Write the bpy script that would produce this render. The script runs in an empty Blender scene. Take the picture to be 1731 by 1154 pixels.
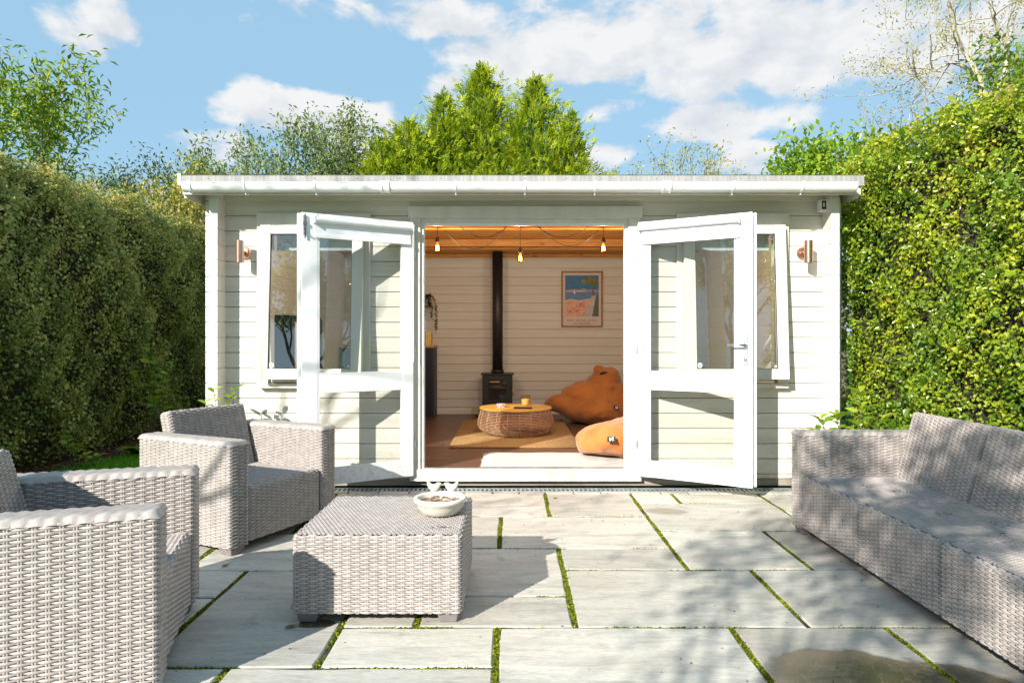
import bpy, math, random
import numpy as np
from math import sin, cos, pi, radians, atan, atan2, sqrt
from mathutils import Matrix, Vector
R = random.Random(7)
rng = np.random.default_rng(11)
SC = bpy.context.scene
COL = SC.collection

# ------------------------------------------------------------------ camera, sky, sun, exposure
cam_d = bpy.data.cameras.new('camera')
cam = bpy.data.objects.new('camera', cam_d)
COL.objects.link(cam)
cam.location = (0, 0, 1.15)
cam.rotation_euler = (pi / 2, 0, 0)
cam_d.sensor_width = 36
cam_d.lens = 36 * 1130 / 1731
cam_d.shift_y = -5 / 1731
cam_d.clip_start = .05
cam_d.clip_end = 4000
SC.camera = cam
SC.render.engine = 'CYCLES'
SC.cycles.use_denoising = True
SC.cycles.max_bounces = 10
SC.cycles.transparent_max_bounces = 24
SC.view_settings.view_transform = 'Standard'
SC.view_settings.look = 'None'
SC.view_settings.gamma = 1
SC.view_settings.use_curve_mapping = False
SC.view_settings.exposure = .86

SUN_H = Vector((.585, .811, 0)).normalized()      # horizontal travel direction of the light
EL = radians(28.4)
SUN_DIR = Vector((SUN_H.x * cos(EL), SUN_H.y * cos(EL), -sin(EL)))
sun_d = bpy.data.lights.new('sun', 'SUN')
sun_d.energy = 5.0
sun_d.angle = radians(.5)
sun_d.color = (1, .95, .86)
sun = bpy.data.objects.new('sun', sun_d)
COL.objects.link(sun)
sun.rotation_euler = SUN_DIR.to_track_quat('-Z', 'Y').to_euler()
sun.location = (-5, -8, 8)

F = 1130.0
HX, HY, CH = 866.0, 572.0, 1.15


def PX(x, y, Y):
    """photo pixel at depth Y -> world point"""
    return Vector(((x - HX) / F * Y, Y, CH - (y - HY) / F * Y))


def make_world():
    w = bpy.data.worlds.new('World')
    SC.world = w
    w.use_nodes = True
    nt = w.node_tree
    N, L = nt.nodes, nt.links
    N.clear()
    out = N.new('ShaderNodeOutputWorld')
    sky = N.new('ShaderNodeTexSky')
    sky.sky_type = 'NISHITA'
    sky.sun_disc = False
    sky.sun_elevation = EL
    # sun stands opposite to the travel direction of the light
    sky.sun_rotation = atan2(-SUN_H.x, -SUN_H.y) % (2 * pi)
    sky.air_density = 1.0
    sky.dust_density = .4
    sky.ozone_density = 1.6
    tc = N.new('ShaderNodeTexCoord')
    sep = N.new('ShaderNodeSeparateXYZ')
    L.new(tc.outputs['Generated'], sep.inputs[0])

    def M(op, a, b=None, c=None):
        n = N.new('ShaderNodeMath')
        n.operation = op
        for i, v in enumerate((a, b, c)):
            if v is None:
                continue
            if isinstance(v, (int, float)):
                n.inputs[i].default_value = v
            else:
                L.new(v, n.inputs[i])
        return n.outputs[0]
    az = M('ARCTAN2', sep.outputs[0], sep.outputs[1])
    el = M('ARCSINE', sep.outputs[2])
    cmb = N.new('ShaderNodeCombineXYZ')
    L.new(az, cmb.inputs[0])
    L.new(M('MULTIPLY', el, 1.7), cmb.inputs[1])
    cmb.inputs[2].default_value = 3.1
    n1 = N.new('ShaderNodeTexNoise')
    n1.inputs['Scale'].default_value = 9.5
    n1.inputs['Detail'].default_value = 9
    n1.inputs['Roughness'].default_value = .58
    n1.inputs['Distortion'].default_value = .25
    L.new(cmb.outputs[0], n1.inputs['Vector'])
    n2 = N.new('ShaderNodeTexNoise')
    n2.inputs['Scale'].default_value = 2.2
    n2.inputs['Detail'].default_value = 4
    L.new(cmb.outputs[0], n2.inputs['Vector'])
    ell = [(130, 40, 125, 46, .8), (700, 22, 210, 40, .9), (1000, 72, 330, 80, 1.5), (1330, 80, 330, 84, 1.6),
           (1640, 40, 190, 100, 1.1), (1230, 207, 140, 46, 1.6), (520, 200, 170, 42, 1.4), (765, 165, 85, 42, 1.1),
           (650, 245, 170, 52, .95), (310, 250, 125, 34, 1.0), (1265, 272, 62, 26, 1.1), (1040, 186, 40, 15, .7),
           (1020, 275, 60, 32, .9), (1340, -60, 500, 110, 1.1), (-500, 120, 280, 90, 1.0), (2350, 130, 350, 130, 1.0)]
    n0 = N.new('ShaderNodeTexNoise')
    n0.inputs['Scale'].default_value = 5
    n0.inputs['Detail'].default_value = 5
    L.new(cmb.outputs[0], n0.inputs['Vector'])
    sc = N.new('ShaderNodeSeparateXYZ')
    L.new(n0.outputs['Color'], sc.inputs[0])
    azd = M('ADD', az, M('MULTIPLY', M('SUBTRACT', sc.outputs[0], .5), .16))
    eld = M('ADD', el, M('MULTIPLY', M('SUBTRACT', sc.outputs[1], .5), .10))
    dens = None
    for (px, py, rx, ry, k) in ell:
        a0 = atan((px - HX) / F)
        e0 = atan((HY - py) / F * cos(a0))
        ra = rx / F * cos(a0) ** 2
        re = ry / F * cos(a0)
        dx = M('MULTIPLY', M('SUBTRACT', azd, a0), 1 / ra)
        dy = M('MULTIPLY', M('SUBTRACT', eld, e0), 1 / re)
        d2 = M('ADD', M('MULTIPLY', dx, dx), M('MULTIPLY', dy, dy))
        m = M('MULTIPLY', M('MAXIMUM', M('SUBTRACT', 1.0, d2), -.6), k)
        dens = m if dens is None else M('MAXIMUM', dens, m)
    # generic clouds out of the frame (all round), from the wide noise
    wide = M('MULTIPLY', M('SUBTRACT', n2.outputs[0], .56), 5.0)
    absaz = M('ABSOLUTE', az)
    out_of = M('MULTIPLY', M('MINIMUM', M('MAXIMUM', M('SUBTRACT', absaz, .85), 0), .3), 3.333)
    wide = M('SUBTRACT', M('MULTIPLY', M('ADD', wide, .6), out_of), .6)
    dens = M('MAXIMUM', dens, wide)
    field = M('ADD', M('MULTIPLY', dens, .55), M('MULTIPLY', M('SUBTRACT', n1.outputs[0], .5), 3.0))
    mr = N.new('ShaderNodeMapRange')
    mr.interpolation_type = 'SMOOTHSTEP'
    mr.inputs['From Min'].default_value = .02
    mr.inputs['From Max'].default_value = .62
    L.new(field, mr.inputs['Value'])
    # shading of the cloud: offset sample of the noise gives lit tops and grey bases
    mp = N.new('ShaderNodeVectorMath')
    mp.operation = 'ADD'
    mp.inputs[1].default_value = (-.02, .045, 0)
    L.new(cmb.outputs[0], mp.inputs[0])
    n3 = N.new('ShaderNodeTexNoise')
    n3.inputs['Scale'].default_value = 9.5
    n3.inputs['Detail'].default_value = 6
    n3.inputs['Distortion'].default_value = .25
    L.new(mp.outputs[0], n3.inputs['Vector'])
    dif = M('SUBTRACT', n1.outputs[0], n3.outputs[0])
    sh = M('MINIMUM', M('MAXIMUM', M('ADD', M('MULTIPLY', dif, 3.2), .62), 0), 1)
    cr = N.new('ShaderNodeMix')
    cr.data_type = 'RGBA'
    cr.inputs[6].default_value = (.40, .425, .46, 1)
    cr.inputs[7].default_value = (.55, .545, .54, 1)
    L.new(sh, cr.inputs[0])
    bgc = N.new('ShaderNodeBackground')
    L.new(cr.outputs[2], bgc.inputs[0])
    bgc.inputs[1].default_value = .95
    bgs = N.new('ShaderNodeBackground')
    # a little of a neutral veil so that the blue is that of the photograph
    hs = N.new('ShaderNodeMix')
    hs.data_type = 'RGBA'
    hs.inputs[0].default_value = .8
    hs.inputs[7].default_value = (2.35, 3.95, 5.3, 1)
    L.new(sky.outputs[0], hs.inputs[6])
    L.new(hs.outputs[2], bgs.inputs[0])
    bgs.inputs[1].default_value = .092
    mx = N.new('ShaderNodeMixShader')
    L.new(M('MULTIPLY', mr.outputs[0], .93), mx.inputs[0])
    L.new(bgs.outputs[0], mx.inputs[1])
    L.new(bgc.outputs[0], mx.inputs[2])
    L.new(mx.outputs[0], out.inputs[0])


make_world()

# ------------------------------------------------------------------ materials


def mat(name, c1, c2=None, scale=6, rough=.6, bump=0, bscale=None, stretch=(1, 1, 1), metal=0, detail=6, spec=.5,
        rnd=0, coat=0, sheen=0, trans=0, contrast=(.35, .65)):
    m = bpy.data.materials.new(name)
    m.use_nodes = True
    nt = m.node_tree
    N, L = nt.nodes, nt.links
    b = N['Principled BSDF']
    b.inputs['Roughness'].default_value = rough
    b.inputs['Metallic'].default_value = metal
    b.inputs['Specular IOR Level'].default_value = spec
    if coat:
        b.inputs['Coat Weight'].default_value = coat
    if sheen:
        b.inputs['Sheen Weight'].default_value = sheen
    if trans:
        b.inputs['Transmission Weight'].default_value = trans
    tc = N.new('ShaderNodeTexCoord')
    mp = N.new('ShaderNodeMapping')
    mp.inputs['Scale'].default_value = stretch
    L.new(tc.outputs['Object'], mp.inputs[0])
    oi = N.new('ShaderNodeObjectInfo')
    add = N.new('ShaderNodeVectorMath')
    add.operation = 'MULTIPLY_ADD'
    cmb = N.new('ShaderNodeCombineXYZ')
    for i in range(3):
        L.new(oi.outputs['Random'], cmb.inputs[i])
    L.new(cmb.outputs[0], add.inputs[0])
    add.inputs[1].default_value = (37, 53, 71)
    L.new(mp.outputs[0], add.inputs[2])
    no = N.new('ShaderNodeTexNoise')
    no.inputs['Scale'].default_value = scale
    no.inputs['Detail'].default_value = detail
    L.new(add.outputs[0], no.inputs['Vector'])
    col = None
    if c2 is not None:
        cr = N.new('ShaderNodeValToRGB')
        cr.color_ramp.elements[0].position = contrast[0]
        cr.color_ramp.elements[1].position = contrast[1]
        cr.color_ramp.elements[0].color = (*c1, 1)
        cr.color_ramp.elements[1].color = (*c2, 1)
        L.new(no.outputs[0], cr.inputs[0])
        col = cr.outputs[0]
    else:
        b.inputs['Base Color'].default_value = (*c1, 1)
    if rnd and col is not None:
        hsv = N.new('ShaderNodeHueSaturation')
        mr = N.new('ShaderNodeMapRange')
        mr.inputs['To Min'].default_value = 1 - rnd
        mr.inputs['To Max'].default_value = 1 + rnd
        L.new(oi.outputs['Random'], mr.inputs[0])
        L.new(mr.outputs[0], hsv.inputs['Value'])
        L.new(col, hsv.inputs['Color'])
        col = hsv.outputs[0]
    if col is not None:
        L.new(col, b.inputs['Base Color'])
    if bump:
        nb = N.new('ShaderNodeTexNoise')
        nb.inputs['Scale'].default_value = bscale or scale * 3
        nb.inputs['Detail'].default_value = 8
        L.new(add.outputs[0], nb.inputs['Vector'])
        bp = N.new('ShaderNodeBump')
        bp.inputs['Strength'].default_value = bump
        bp.inputs['Distance'].default_value = .01
        L.new(nb.outputs[0], bp.inputs['Height'])
        L.new(bp.outputs[0], b.inputs['Normal'])
    m['_col'] = 1
    return m


def leaf_mat(name, stops, transl=.35, rough=.45, spec=.4):
    m = bpy.data.materials.new(name)
    m.use_nodes = True
    nt = m.node_tree
    N, L = nt.nodes, nt.links
    b = N['Principled BSDF']
    b.inputs['Roughness'].default_value = rough
    b.inputs['Specular IOR Level'].default_value = spec
    at = N.new('ShaderNodeAttribute')
    at.attribute_name = 'tint'
    cr = N.new('ShaderNodeValToRGB')
    els = cr.color_ramp.elements
    while len(els) < len(stops):
        els.new(.5)
    for e, (p, c) in zip(els, stops):
        e.position = p
        e.color = (*c, 1)
    L.new(at.outputs['Fac'], cr.inputs[0])
    L.new(cr.outputs[0], b.inputs['Base Color'])
    tr = N.new('ShaderNodeBsdfTranslucent')
    hs = N.new('ShaderNodeHueSaturation')
    hs.inputs['Value'].default_value = 1.5
    L.new(cr.outputs[0], hs.inputs['Color'])
    L.new(hs.outputs[0], tr.inputs[0])
    mx = N.new('ShaderNodeMixShader')
    mx.inputs[0].default_value = transl
    L.new(b.outputs[0], mx.inputs[1])
    L.new(tr.outputs[0], mx.inputs[2])
    L.new(mx.outputs[0], N['Material Output'].inputs[0])
    return m


def glass_mat(name, tint=(.93, .96, .95), ior=1.9, rough=.0):
    m = bpy.data.materials.new(name)
    m.use_nodes = True
    nt = m.node_tree
    N, L = nt.nodes, nt.links
    N.clear()
    out = N.new('ShaderNodeOutputMaterial')
    t = N.new('ShaderNodeBsdfTransparent')
    t.inputs[0].default_value = (*tint, 1)
    g = N.new('ShaderNodeBsdfGlossy')
    g.inputs['Roughness'].default_value = rough
    fr = N.new('ShaderNodeFresnel')
    fr.inputs[0].default_value = ior
    ge = N.new('ShaderNodeNewGeometry')
    s = N.new('ShaderNodeMath')
    s.operation = 'SUBTRACT'
    s.inputs[0].default_value = 1
    L.new(ge.outputs['Backfacing'], s.inputs[1])
    mu = N.new('ShaderNodeMath')
    mu.operation = 'MULTIPLY'
    L.new(fr.outputs[0], mu.inputs[0])
    L.new(s.outputs[0], mu.inputs[1])
    mx = N.new('ShaderNodeMixShader')
    L.new(mu.outputs[0], mx.inputs[0])
    L.new(t.outputs[0], mx.inputs[1])
    L.new(g.outputs[0], mx.inputs[2])
    L.new(mx.outputs[0], out.inputs[0])
    return m


def emit_mat(name, c, s):
    m = bpy.data.materials.new(name)
    m.use_nodes = True
    b = m.node_tree.nodes['Principled BSDF']
    b.inputs['Base Color'].default_value = (*c, 1)
    b.inputs['Emission Color'].default_value = (*c, 1)
    b.inputs['Emission Strength'].default_value = s
    return m


def slab_mat():
    m = bpy.data.materials.new('grey sandstone')
    m.use_nodes = True
    nt = m.node_tree
    N, L = nt.nodes, nt.links
    b = N['Principled BSDF']
    ge = N.new('ShaderNodeNewGeometry')
    oi = N.new('ShaderNodeObjectInfo')

    def noise(scale, stretch, detail=8, dist=0., seed=0.):
        mp = N.new('ShaderNodeMapping')
        mp.inputs['Scale'].default_value = stretch
        cmb = N.new('ShaderNodeCombineXYZ')
        mu = N.new('ShaderNodeMath')
        mu.operation = 'MULTIPLY_ADD'
        mu.inputs[1].default_value = 91.7
        mu.inputs[2].default_value = seed
        L.new(oi.outputs['Random'], mu.inputs[0])
        L.new(mu.outputs[0], cmb.inputs[2])
        L.new(cmb.outputs[0], mp.inputs['Location'])
        L.new(ge.outputs['Position'], mp.inputs[0])
        n = N.new('ShaderNodeTexNoise')
        n.inputs['Scale'].default_value = scale
        n.inputs['Detail'].default_value = detail
        n.inputs['Distortion'].default_value = dist
        L.new(mp.outputs[0], n.inputs['Vector'])
        return n.outputs[0]

    def ramp(v, stops):
        cr = N.new('ShaderNodeValToRGB')
        els = cr.color_ramp.elements
        while len(els) < len(stops):
            els.new(.5)
        for e, (p, c) in zip(els, stops):
            e.position = p
            e.color = (*c, 1)
        L.new(v, cr.inputs[0])
        return cr.outputs[0]

    def mix(f, a, c, mode='MIX'):
        n = N.new('ShaderNodeMix')
        n.data_type = 'RGBA'
        n.blend_type = mode
        for i, v in ((0, f), (6, a), (7, c)):
            if isinstance(v, (int, float)):
                n.inputs[i].default_value = v
            elif isinstance(v, tuple):
                n.inputs[i].default_value = (*v, 1)
            else:
                L.new(v, n.inputs[i])
        return n.outputs[2]
    bands = noise(2.6, (1.0, 4.5, 1), 8, .8)
    c = ramp(bands, [(.25, (.355, .345, .315)), (.45, (.475, .455, .405)), (.6, (.54, .515, .455)), (.8, (.445, .435, .395))])
    warm = noise(1.3, (1, 1.6, 1), 4, .3, 9)
    c = mix(ramp(warm, [(.45, (0, 0, 0)), (.7, (.65, .65, .65))]), c, (.46, .41, .34))
    fine = noise(38, (1, 3.0, 1), 6, 0, 4)
    c = mix(.55, c, ramp(fine, [(.3, (.62, .62, .62)), (.7, (1, 1, 1))]), 'MULTIPLY')
    riv = noise(4.5, (.55, 3.2, 1), 12, 2.2, 17)
    c = mix(.5, c, ramp(riv, [(.36, (.72, .71, .69)), (.44, (1, 1, 1)), (.56, (1, 1, 1)), (.60, (.80, .79, .77)), (.63, (1, 1, 1))]), 'MULTIPLY')
    spots = noise(9, (1, 1, 1), 8, .2, 21)
    c = mix(ramp(spots, [(.62, (0, 0, 0)), (.72, (.45, .45, .45))]), c, (.20, .20, .18))
    hv = N.new('ShaderNodeHueSaturation')
    mr = N.new('ShaderNodeMapRange')
    mr.inputs['To Min'].default_value = .84
    mr.inputs['To Max'].default_value = 1.18
    L.new(oi.outputs['Random'], mr.inputs[0])
    L.new(mr.outputs[0], hv.inputs['Value'])
    L.new(c, hv.inputs['Color'])
    c = hv.outputs[0]
    # wet stains: distance in world metres, wobbly outline
    sep = N.new('ShaderNodeSeparateXYZ')
    L.new(ge.outputs['Position'], sep.inputs[0])
    wob = noise(5.5, (1, 1, 1), 4, .4, 33)
    mpw = N.new('ShaderNodeTexNoise')
    mpw.inputs['Scale'].default_value = 4.2
    mpw.inputs['Detail'].default_value = 5
    L.new(ge.outputs['Position'], mpw.inputs['Vector'])

    def M(op, a, bb=None):
        n = N.new('ShaderNodeMath')
        n.operation = op
        for i, v in enumerate((a, bb)):
            if v is None:
                continue
            if isinstance(v, (int, float)):
                n.inputs[i].default_value = v
            else:
                L.new(v, n.inputs[i])
        return n.outputs[0]
    wet = None
    for (cx, cy, rx, ry) in ((1.17, 2.24, .34, .24), (1.43, 2.18, .24, .20), (-.80, 2.70, .08, .04)):
        d = M('ADD', M('POWER', M('ABSOLUTE', M('MULTIPLY', M('SUBTRACT', sep.outputs[0], cx), 1 / rx)), 2.0),
              M('POWER', M('ABSOLUTE', M('MULTIPLY', M('SUBTRACT', sep.outputs[1], cy), 1 / ry)), 2.0))
        v = M('SUBTRACT', 1.0, d)
        wet = v if wet is None else M('MAXIMUM', wet, v)
    wet = M('ADD', wet, M('MULTIPLY', M('SUBTRACT', mpw.outputs[0], .5), 2.0))
    ws = N.new('ShaderNodeMapRange')
    ws.inputs['From Min'].default_value = -.04
    ws.inputs['From Max'].default_value = .14
    ws.inputs['To Max'].default_value = .95
    L.new(wet, ws.inputs[0])
    edge = ramp(wet, [(0, (.15, .125, .09)), (.35, (.12, .092, .052)), (.8, (.06, .055, .022))])
    veins = noise(7, (2.2, 1.0, 1), 9, 1.5, 3)
    edge = mix(ramp(veins, [(.475, (0, 0, 0)), (.5, (.35, .35, .35)), (.525, (0, 0, 0))]), edge, (.26, .22, .15))
    c = mix(ws.outputs[0], c, edge)
    # pale brown dried mark
    d = M('ADD', M('POWER', M('ABSOLUTE', M('MULTIPLY', M('SUBTRACT', sep.outputs[0], 1.03), 1 / .15)), 2.0),
          M('POWER', M('ABSOLUTE', M('MULTIPLY', M('SUBTRACT', sep.outputs[1], 4.46), 1 / .10)), 2.0))
    v = M('ADD', M('SUBTRACT', 1.0, d), M('MULTIPLY', M('SUBTRACT', mpw.outputs[0], .5), 1.5))
    vs = N.new('ShaderNodeMapRange')
    vs.inputs['From Min'].default_value = 0
    vs.inputs['From Max'].default_value = .4
    vs.inputs['To Max'].default_value = .75
    L.new(v, vs.inputs[0])
    c = mix(vs.outputs[0], c, (.24, .20, .15))
    L.new(c, b.inputs['Base Color'])
    ro = N.new('ShaderNodeMapRange')
    ro.inputs['To Min'].default_value = .62
    ro.inputs['To Max'].default_value = .22
    L.new(ws.outputs[0], ro.inputs[0])
    L.new(ro.outputs[0], b.inputs['Roughness'])
    bp = N.new('ShaderNodeBump')
    bp.inputs['Strength'].default_value = .55
    bp.inputs['Distance'].default_value = .006
    hh = M('ADD', M('MULTIPLY', noise(3.0, (1, 5, 1), 10, 1.2, 12), 1.0), M('MULTIPLY', fine, .12))
    L.new(hh, bp.inputs['Height'])
    L.new(bp.outputs[0], b.inputs['Normal'])
    return m


def wood_mat(name, dark, light, axis='X', scale=9, knots=True, rough=.5, spec=.35):
    m = bpy.data.materials.new(name)
    m.use_nodes = True
    nt = m.node_tree
    N, L = nt.nodes, nt.links
    b = N['Principled BSDF']
    b.inputs['Roughness'].default_value = rough
    b.inputs['Specular IOR Level'].default_value = spec
    tc = N.new('ShaderNodeTexCoord')
    oi = N.new('ShaderNodeObjectInfo')
    cmb = N.new('ShaderNodeCombineXYZ')
    for i in range(3):
        L.new(oi.outputs['Random'], cmb.inputs[i])
    ad = N.new('ShaderNodeVectorMath')
    ad.operation = 'MULTIPLY_ADD'
    L.new(cmb.outputs[0], ad.inputs[0])
    ad.inputs[1].default_value = (41, 17, 29)
    L.new(tc.outputs['Object'], ad.inputs[2])
    mp = N.new('ShaderNodeMapping')
    st = {'X': (.09, 1, 1), 'Y': (1, .09, 1), 'Z': (1, 1, .09)}[axis]
    mp.inputs['Scale'].default_value = st
    L.new(ad.outputs[0], mp.inputs[0])
    n = N.new('ShaderNodeTexNoise')
    n.inputs['Scale'].default_value = scale * 4
    n.inputs['Detail'].default_value = 8
    n.inputs['Distortion'].default_value = .6
    L.new(mp.outputs[0], n.inputs['Vector'])
    cr = N.new('ShaderNodeValToRGB')
    cr.color_ramp.elements[0].position = .3
    cr.color_ramp.elements[0].color = (*dark, 1)
    cr.color_ramp.elements[1].position = .68
    cr.color_ramp.elements[1].color = (*light, 1)
    L.new(n.outputs[0], cr.inputs[0])
    c = cr.outputs[0]
    if knots:
        mp2 = N.new('ShaderNodeMapping')
        mp2.inputs['Scale'].default_value = tuple(.5 if v < 1 else 1 for v in st)
        L.new(ad.outputs[0], mp2.inputs[0])
        vo = N.new('ShaderNodeTexVoronoi')
        vo.inputs['Scale'].default_value = 7
        L.new(mp2.outputs[0], vo.inputs['Vector'])
        r2 = N.new('ShaderNodeValToRGB')
        r2.color_ramp.elements[0].position = .07
        r2.color_ramp.elements[0].color = (.25, .2, .18, 1)
        r2.color_ramp.elements[1].position = .17
        r2.color_ramp.elements[1].color = (1, 1, 1, 1)
        L.new(vo.outputs['Distance'], r2.inputs[0])
        mx = N.new('ShaderNodeMix')
        mx.data_type = 'RGBA'
        mx.blend_type = 'MULTIPLY'
        mx.inputs[0].default_value = .85
        L.new(c, mx.inputs[6])
        L.new(r2.outputs[0], mx.inputs[7])
        c = mx.outputs[2]
    L.new(c, b.inputs['Base Color'])
    bp = N.new('ShaderNodeBump')
    bp.inputs['Strength'].default_value = .15
    bp.inputs['Distance'].default_value = .003
    L.new(n.outputs[0], bp.inputs['Height'])
    L.new(bp.outputs[0], b.inputs['Normal'])
    return m


MT = {}
MT['cream'] = mat('cream painted timber', (.58, .543, .475), (.665, .628, .56), 4, .55, .3, 14, (.25, 1, 5), rnd=.03)
MT['cream_v'] = mat('cream painted trim', (.60, .575, .51), (.67, .645, .58), 3, .5, .15, 20, (3, 1, .4), rnd=.02)
MT['cream_in'] = mat('cream interior boards', (.645, .64, .59), (.705, .70, .65), 4, .6, .1, 20, (.3, 1, 4), rnd=.03)
MT['white'] = mat('white door paint', (.76, .765, .765), (.82, .825, .825), 5, .35, .06, 30, rnd=.01)
MT['blind'] = mat('white blind fabric', (.76, .78, .80), None, rough=.8)
MT['upvc'] = mat('white plastic gutter', (.77, .78, .78), (.70, .71, .70), 4, .3, 0, None, (.5, 1, 8), rnd=.02)
MT['fascia'] = mat('weathered grey fascia', (.25, .245, .235), (.35, .34, .325), 14, .7, .2, 20, (4, 1, .35))
MT['bearer'] = mat('grey weathered timber', (.22, .19, .16), (.36, .32, .27), 5, .8, .4, 20, (.3, 1, 5))
MT['felt'] = mat('roof felt', (.06, .06, .06), (.10, .10, .10), 20, .9, .3)
MT['pine'] = wood_mat('orange varnished pine', (.36, .15, .03), (.56, .27, .06))
MT['walnut'] = wood_mat('brown laminate floor', (.070, .035, .022), (.17, .088, .055), 'X', 7, False, .35, .45)
MT['oak'] = wood_mat('light oak', (.42, .24, .10), (.58, .36, .17), 'X', 8, False)
MT['oakframe'] = wood_mat('oak picture frame', (.30, .14, .05), (.42, .21, .08), 'Z', 12, False)
MT['black'] = mat('black cast iron', (.012, .012, .013), (.022, .022, .024), 30, .45, .1)
MT['blackglass'] = mat('black stove glass', (.01, .01, .011), None, rough=.06, spec=.7)
MT['navy'] = mat('dark navy paint', (.010, .013, .028), (.016, .02, .04), 8, .5)
MT['copper'] = mat('brushed copper', (.62, .40, .31), (.72, .48, .38), 40, .28, .05, 80, (1, 1, .1), metal=1)
MT['steel'] = mat('steel', (.5, .52, .54), (.62, .64, .66), 30, .3, 0, metal=1)
MT['darksteel'] = mat('tarnished steel', (.10, .11, .11), (.3, .31, .3), 60, .35, 0, metal=.8)
MT['galv'] = mat('galvanised drain grate', (.30, .35, .38), (.44, .48, .50), 20, .45, .1, metal=.6)
MT['darkgap'] = mat('dark drain bed', (.02, .02, .02), (.04, .04, .035), 20, .9)
MT['gold'] = mat('gold metal', (.75, .52, .16), (.85, .62, .22), 20, .25, 0, metal=1)
MT['glass'] = glass_mat('window glass', (.86, .9, .9), 2.9)
MT['doorglass'] = glass_mat('door glass', (.94, .95, .945), 1.6)
MT['rattan'] = mat('taupe resin weave', (.315, .277, .257), (.415, .37, .345), 25, .5, .1, 120, rnd=.02)
MT['rattan_core'] = mat('shade-dark inner shell of the weave', (.06, .052, .05), (.09, .08, .075), 25, .8)  # darkened well below the strands: shade in the weave gaps put into colour
MT['foot'] = mat('taupe plastic foot', (.19, .165, .16), (.23, .20, .195), 20, .5, .05)
MT['slab'] = slab_mat()
MT['jute'] = mat('jute rug', (.30, .17, .065), (.46, .29, .12), 120, .95, .8, 160, detail=2)
MT['rugwhite'] = mat('white woven rug', (.46, .45, .43), (.60, .59, .57), 60, .95, .5, 90, (.2, 3, 1), detail=2)
MT['bean'] = mat('orange suede', (.33, .115, .02), (.47, .17, .03), 4, .85, 1.0, 6, sheen=.35)
MT['tag'] = mat('black tag', (.012, .012, .012), None, rough=.6)
MT['tagmark'] = mat('white print', (.8, .8, .8), None, rough=.6)
MT['wicker'] = mat('pinkish rattan rods', (.60, .33, .2), (.75, .45, .29), 30, .45)
MT['tabletop'] = wood_mat('yellow bamboo top', (.62, .34, .06), (.74, .43, .09), 'X', 10, False, .35)
MT['ceramic'] = mat('cream ceramic', (.60, .57, .47), (.70, .67, .57), 12, .35, .05)
MT['mud'] = mat('brown dried sediment', (.12, .055, .03), (.30, .17, .10), 25, .6, .5)
MT['waterdish'] = mat('pale dish floor', (.38, .27, .2), (.6, .53, .45), 14, .12)
MT['bark'] = mat('brown bark', (.07, .055, .04), (.16, .13, .10), 15, .9, .6, 25, (1, 1, .2))
MT['palebark'] = mat('pale bark', (.30, .26, .21), (.48, .43, .36), 12, .85, .4, 25, (1, 1, .3))
MT['soil'] = mat('dark soil', (.025, .016, .010), (.07, .042, .026), 14, .95, .9, 30)
MT['lawn'] = mat('lawn', (.04, .12, .01), (.08, .22, .015), 6, .95, .8, 60)
MT['mossbed'] = mat('mossy joint', (.015, .015, .011), (.05, .065, .012), 9, .95, .9, 60, contrast=(.42, .56))
MT['hedgecore'] = mat('dark hedge filler', (.012, .012, .006), (.035, .03, .015), 14, .95, .9, 20)  # dark filler colour standing in for shade between the leaves
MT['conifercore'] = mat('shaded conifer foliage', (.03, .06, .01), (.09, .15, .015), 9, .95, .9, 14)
MT['wax'] = mat('cream candle', (.72, .68, .55), None, rough=.5)
MT['amber'] = glass_mat('amber glass', (.97, .88, .70), 1.5)
MT['bulbglass'] = glass_mat('amber bulb glass', (1, .62, .22), 1.35)
MT['filament'] = emit_mat('lit filament', (1, .52, .10), 60)
MT['green'] = mat('sage green paint', (.10, .16, .12), (.13, .2, .15), 8, .5)
MT['deadleaf'] = mat('dead leaf', (.13, .055, .025), (.24, .12, .05), 30, .7, .3)



def splash(m):
    nt = m.node_tree
    N, L = nt.nodes, nt.links
    b = N['Principled BSDF']
    src = b.inputs['Base Color'].links[0].from_socket
    ge = N.new('ShaderNodeNewGeometry')
    sp = N.new('ShaderNodeSeparateXYZ')
    L.new(ge.outputs['Position'], sp.inputs[0])
    mr = N.new('ShaderNodeMapRange')
    mr.inputs['From Min'].default_value = .55
    mr.inputs['From Max'].default_value = .04
    L.new(sp.outputs[2], mr.inputs[0])
    n = N.new('ShaderNodeTexNoise')
    n.inputs['Scale'].default_value = 28
    n.inputs['Detail'].default_value = 8
    n.inputs['Roughness'].default_value = .7
    L.new(ge.outputs['Position'], n.inputs['Vector'])
    r = N.new('ShaderNodeMapRange')
    r.inputs['From Min'].default_value = .46
    r.inputs['From Max'].default_value = .66
    L.new(n.outputs[0], r.inputs[0])
    mu = N.new('ShaderNodeMath')
    mu.operation = 'MULTIPLY'
    L.new(mr.outputs[0], mu.inputs[0])
    r.inputs['To Max'].default_value = .45
    L.new(r.outputs[0], mu.inputs[1])
    mx = N.new('ShaderNodeMix')
    mx.data_type = 'RGBA'
    L.new(mu.outputs[0], mx.inputs[0])
    L.new(src, mx.inputs[6])
    mx.inputs[7].default_value = (.33, .28, .20, 1)
    L.new(mx.outputs[2], b.inputs['Base Color'])


splash(MT['cream'])
splash(MT['cream_v'])
splash(MT['white'])

# ------------------------------------------------------------------ mesh helpers


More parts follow.
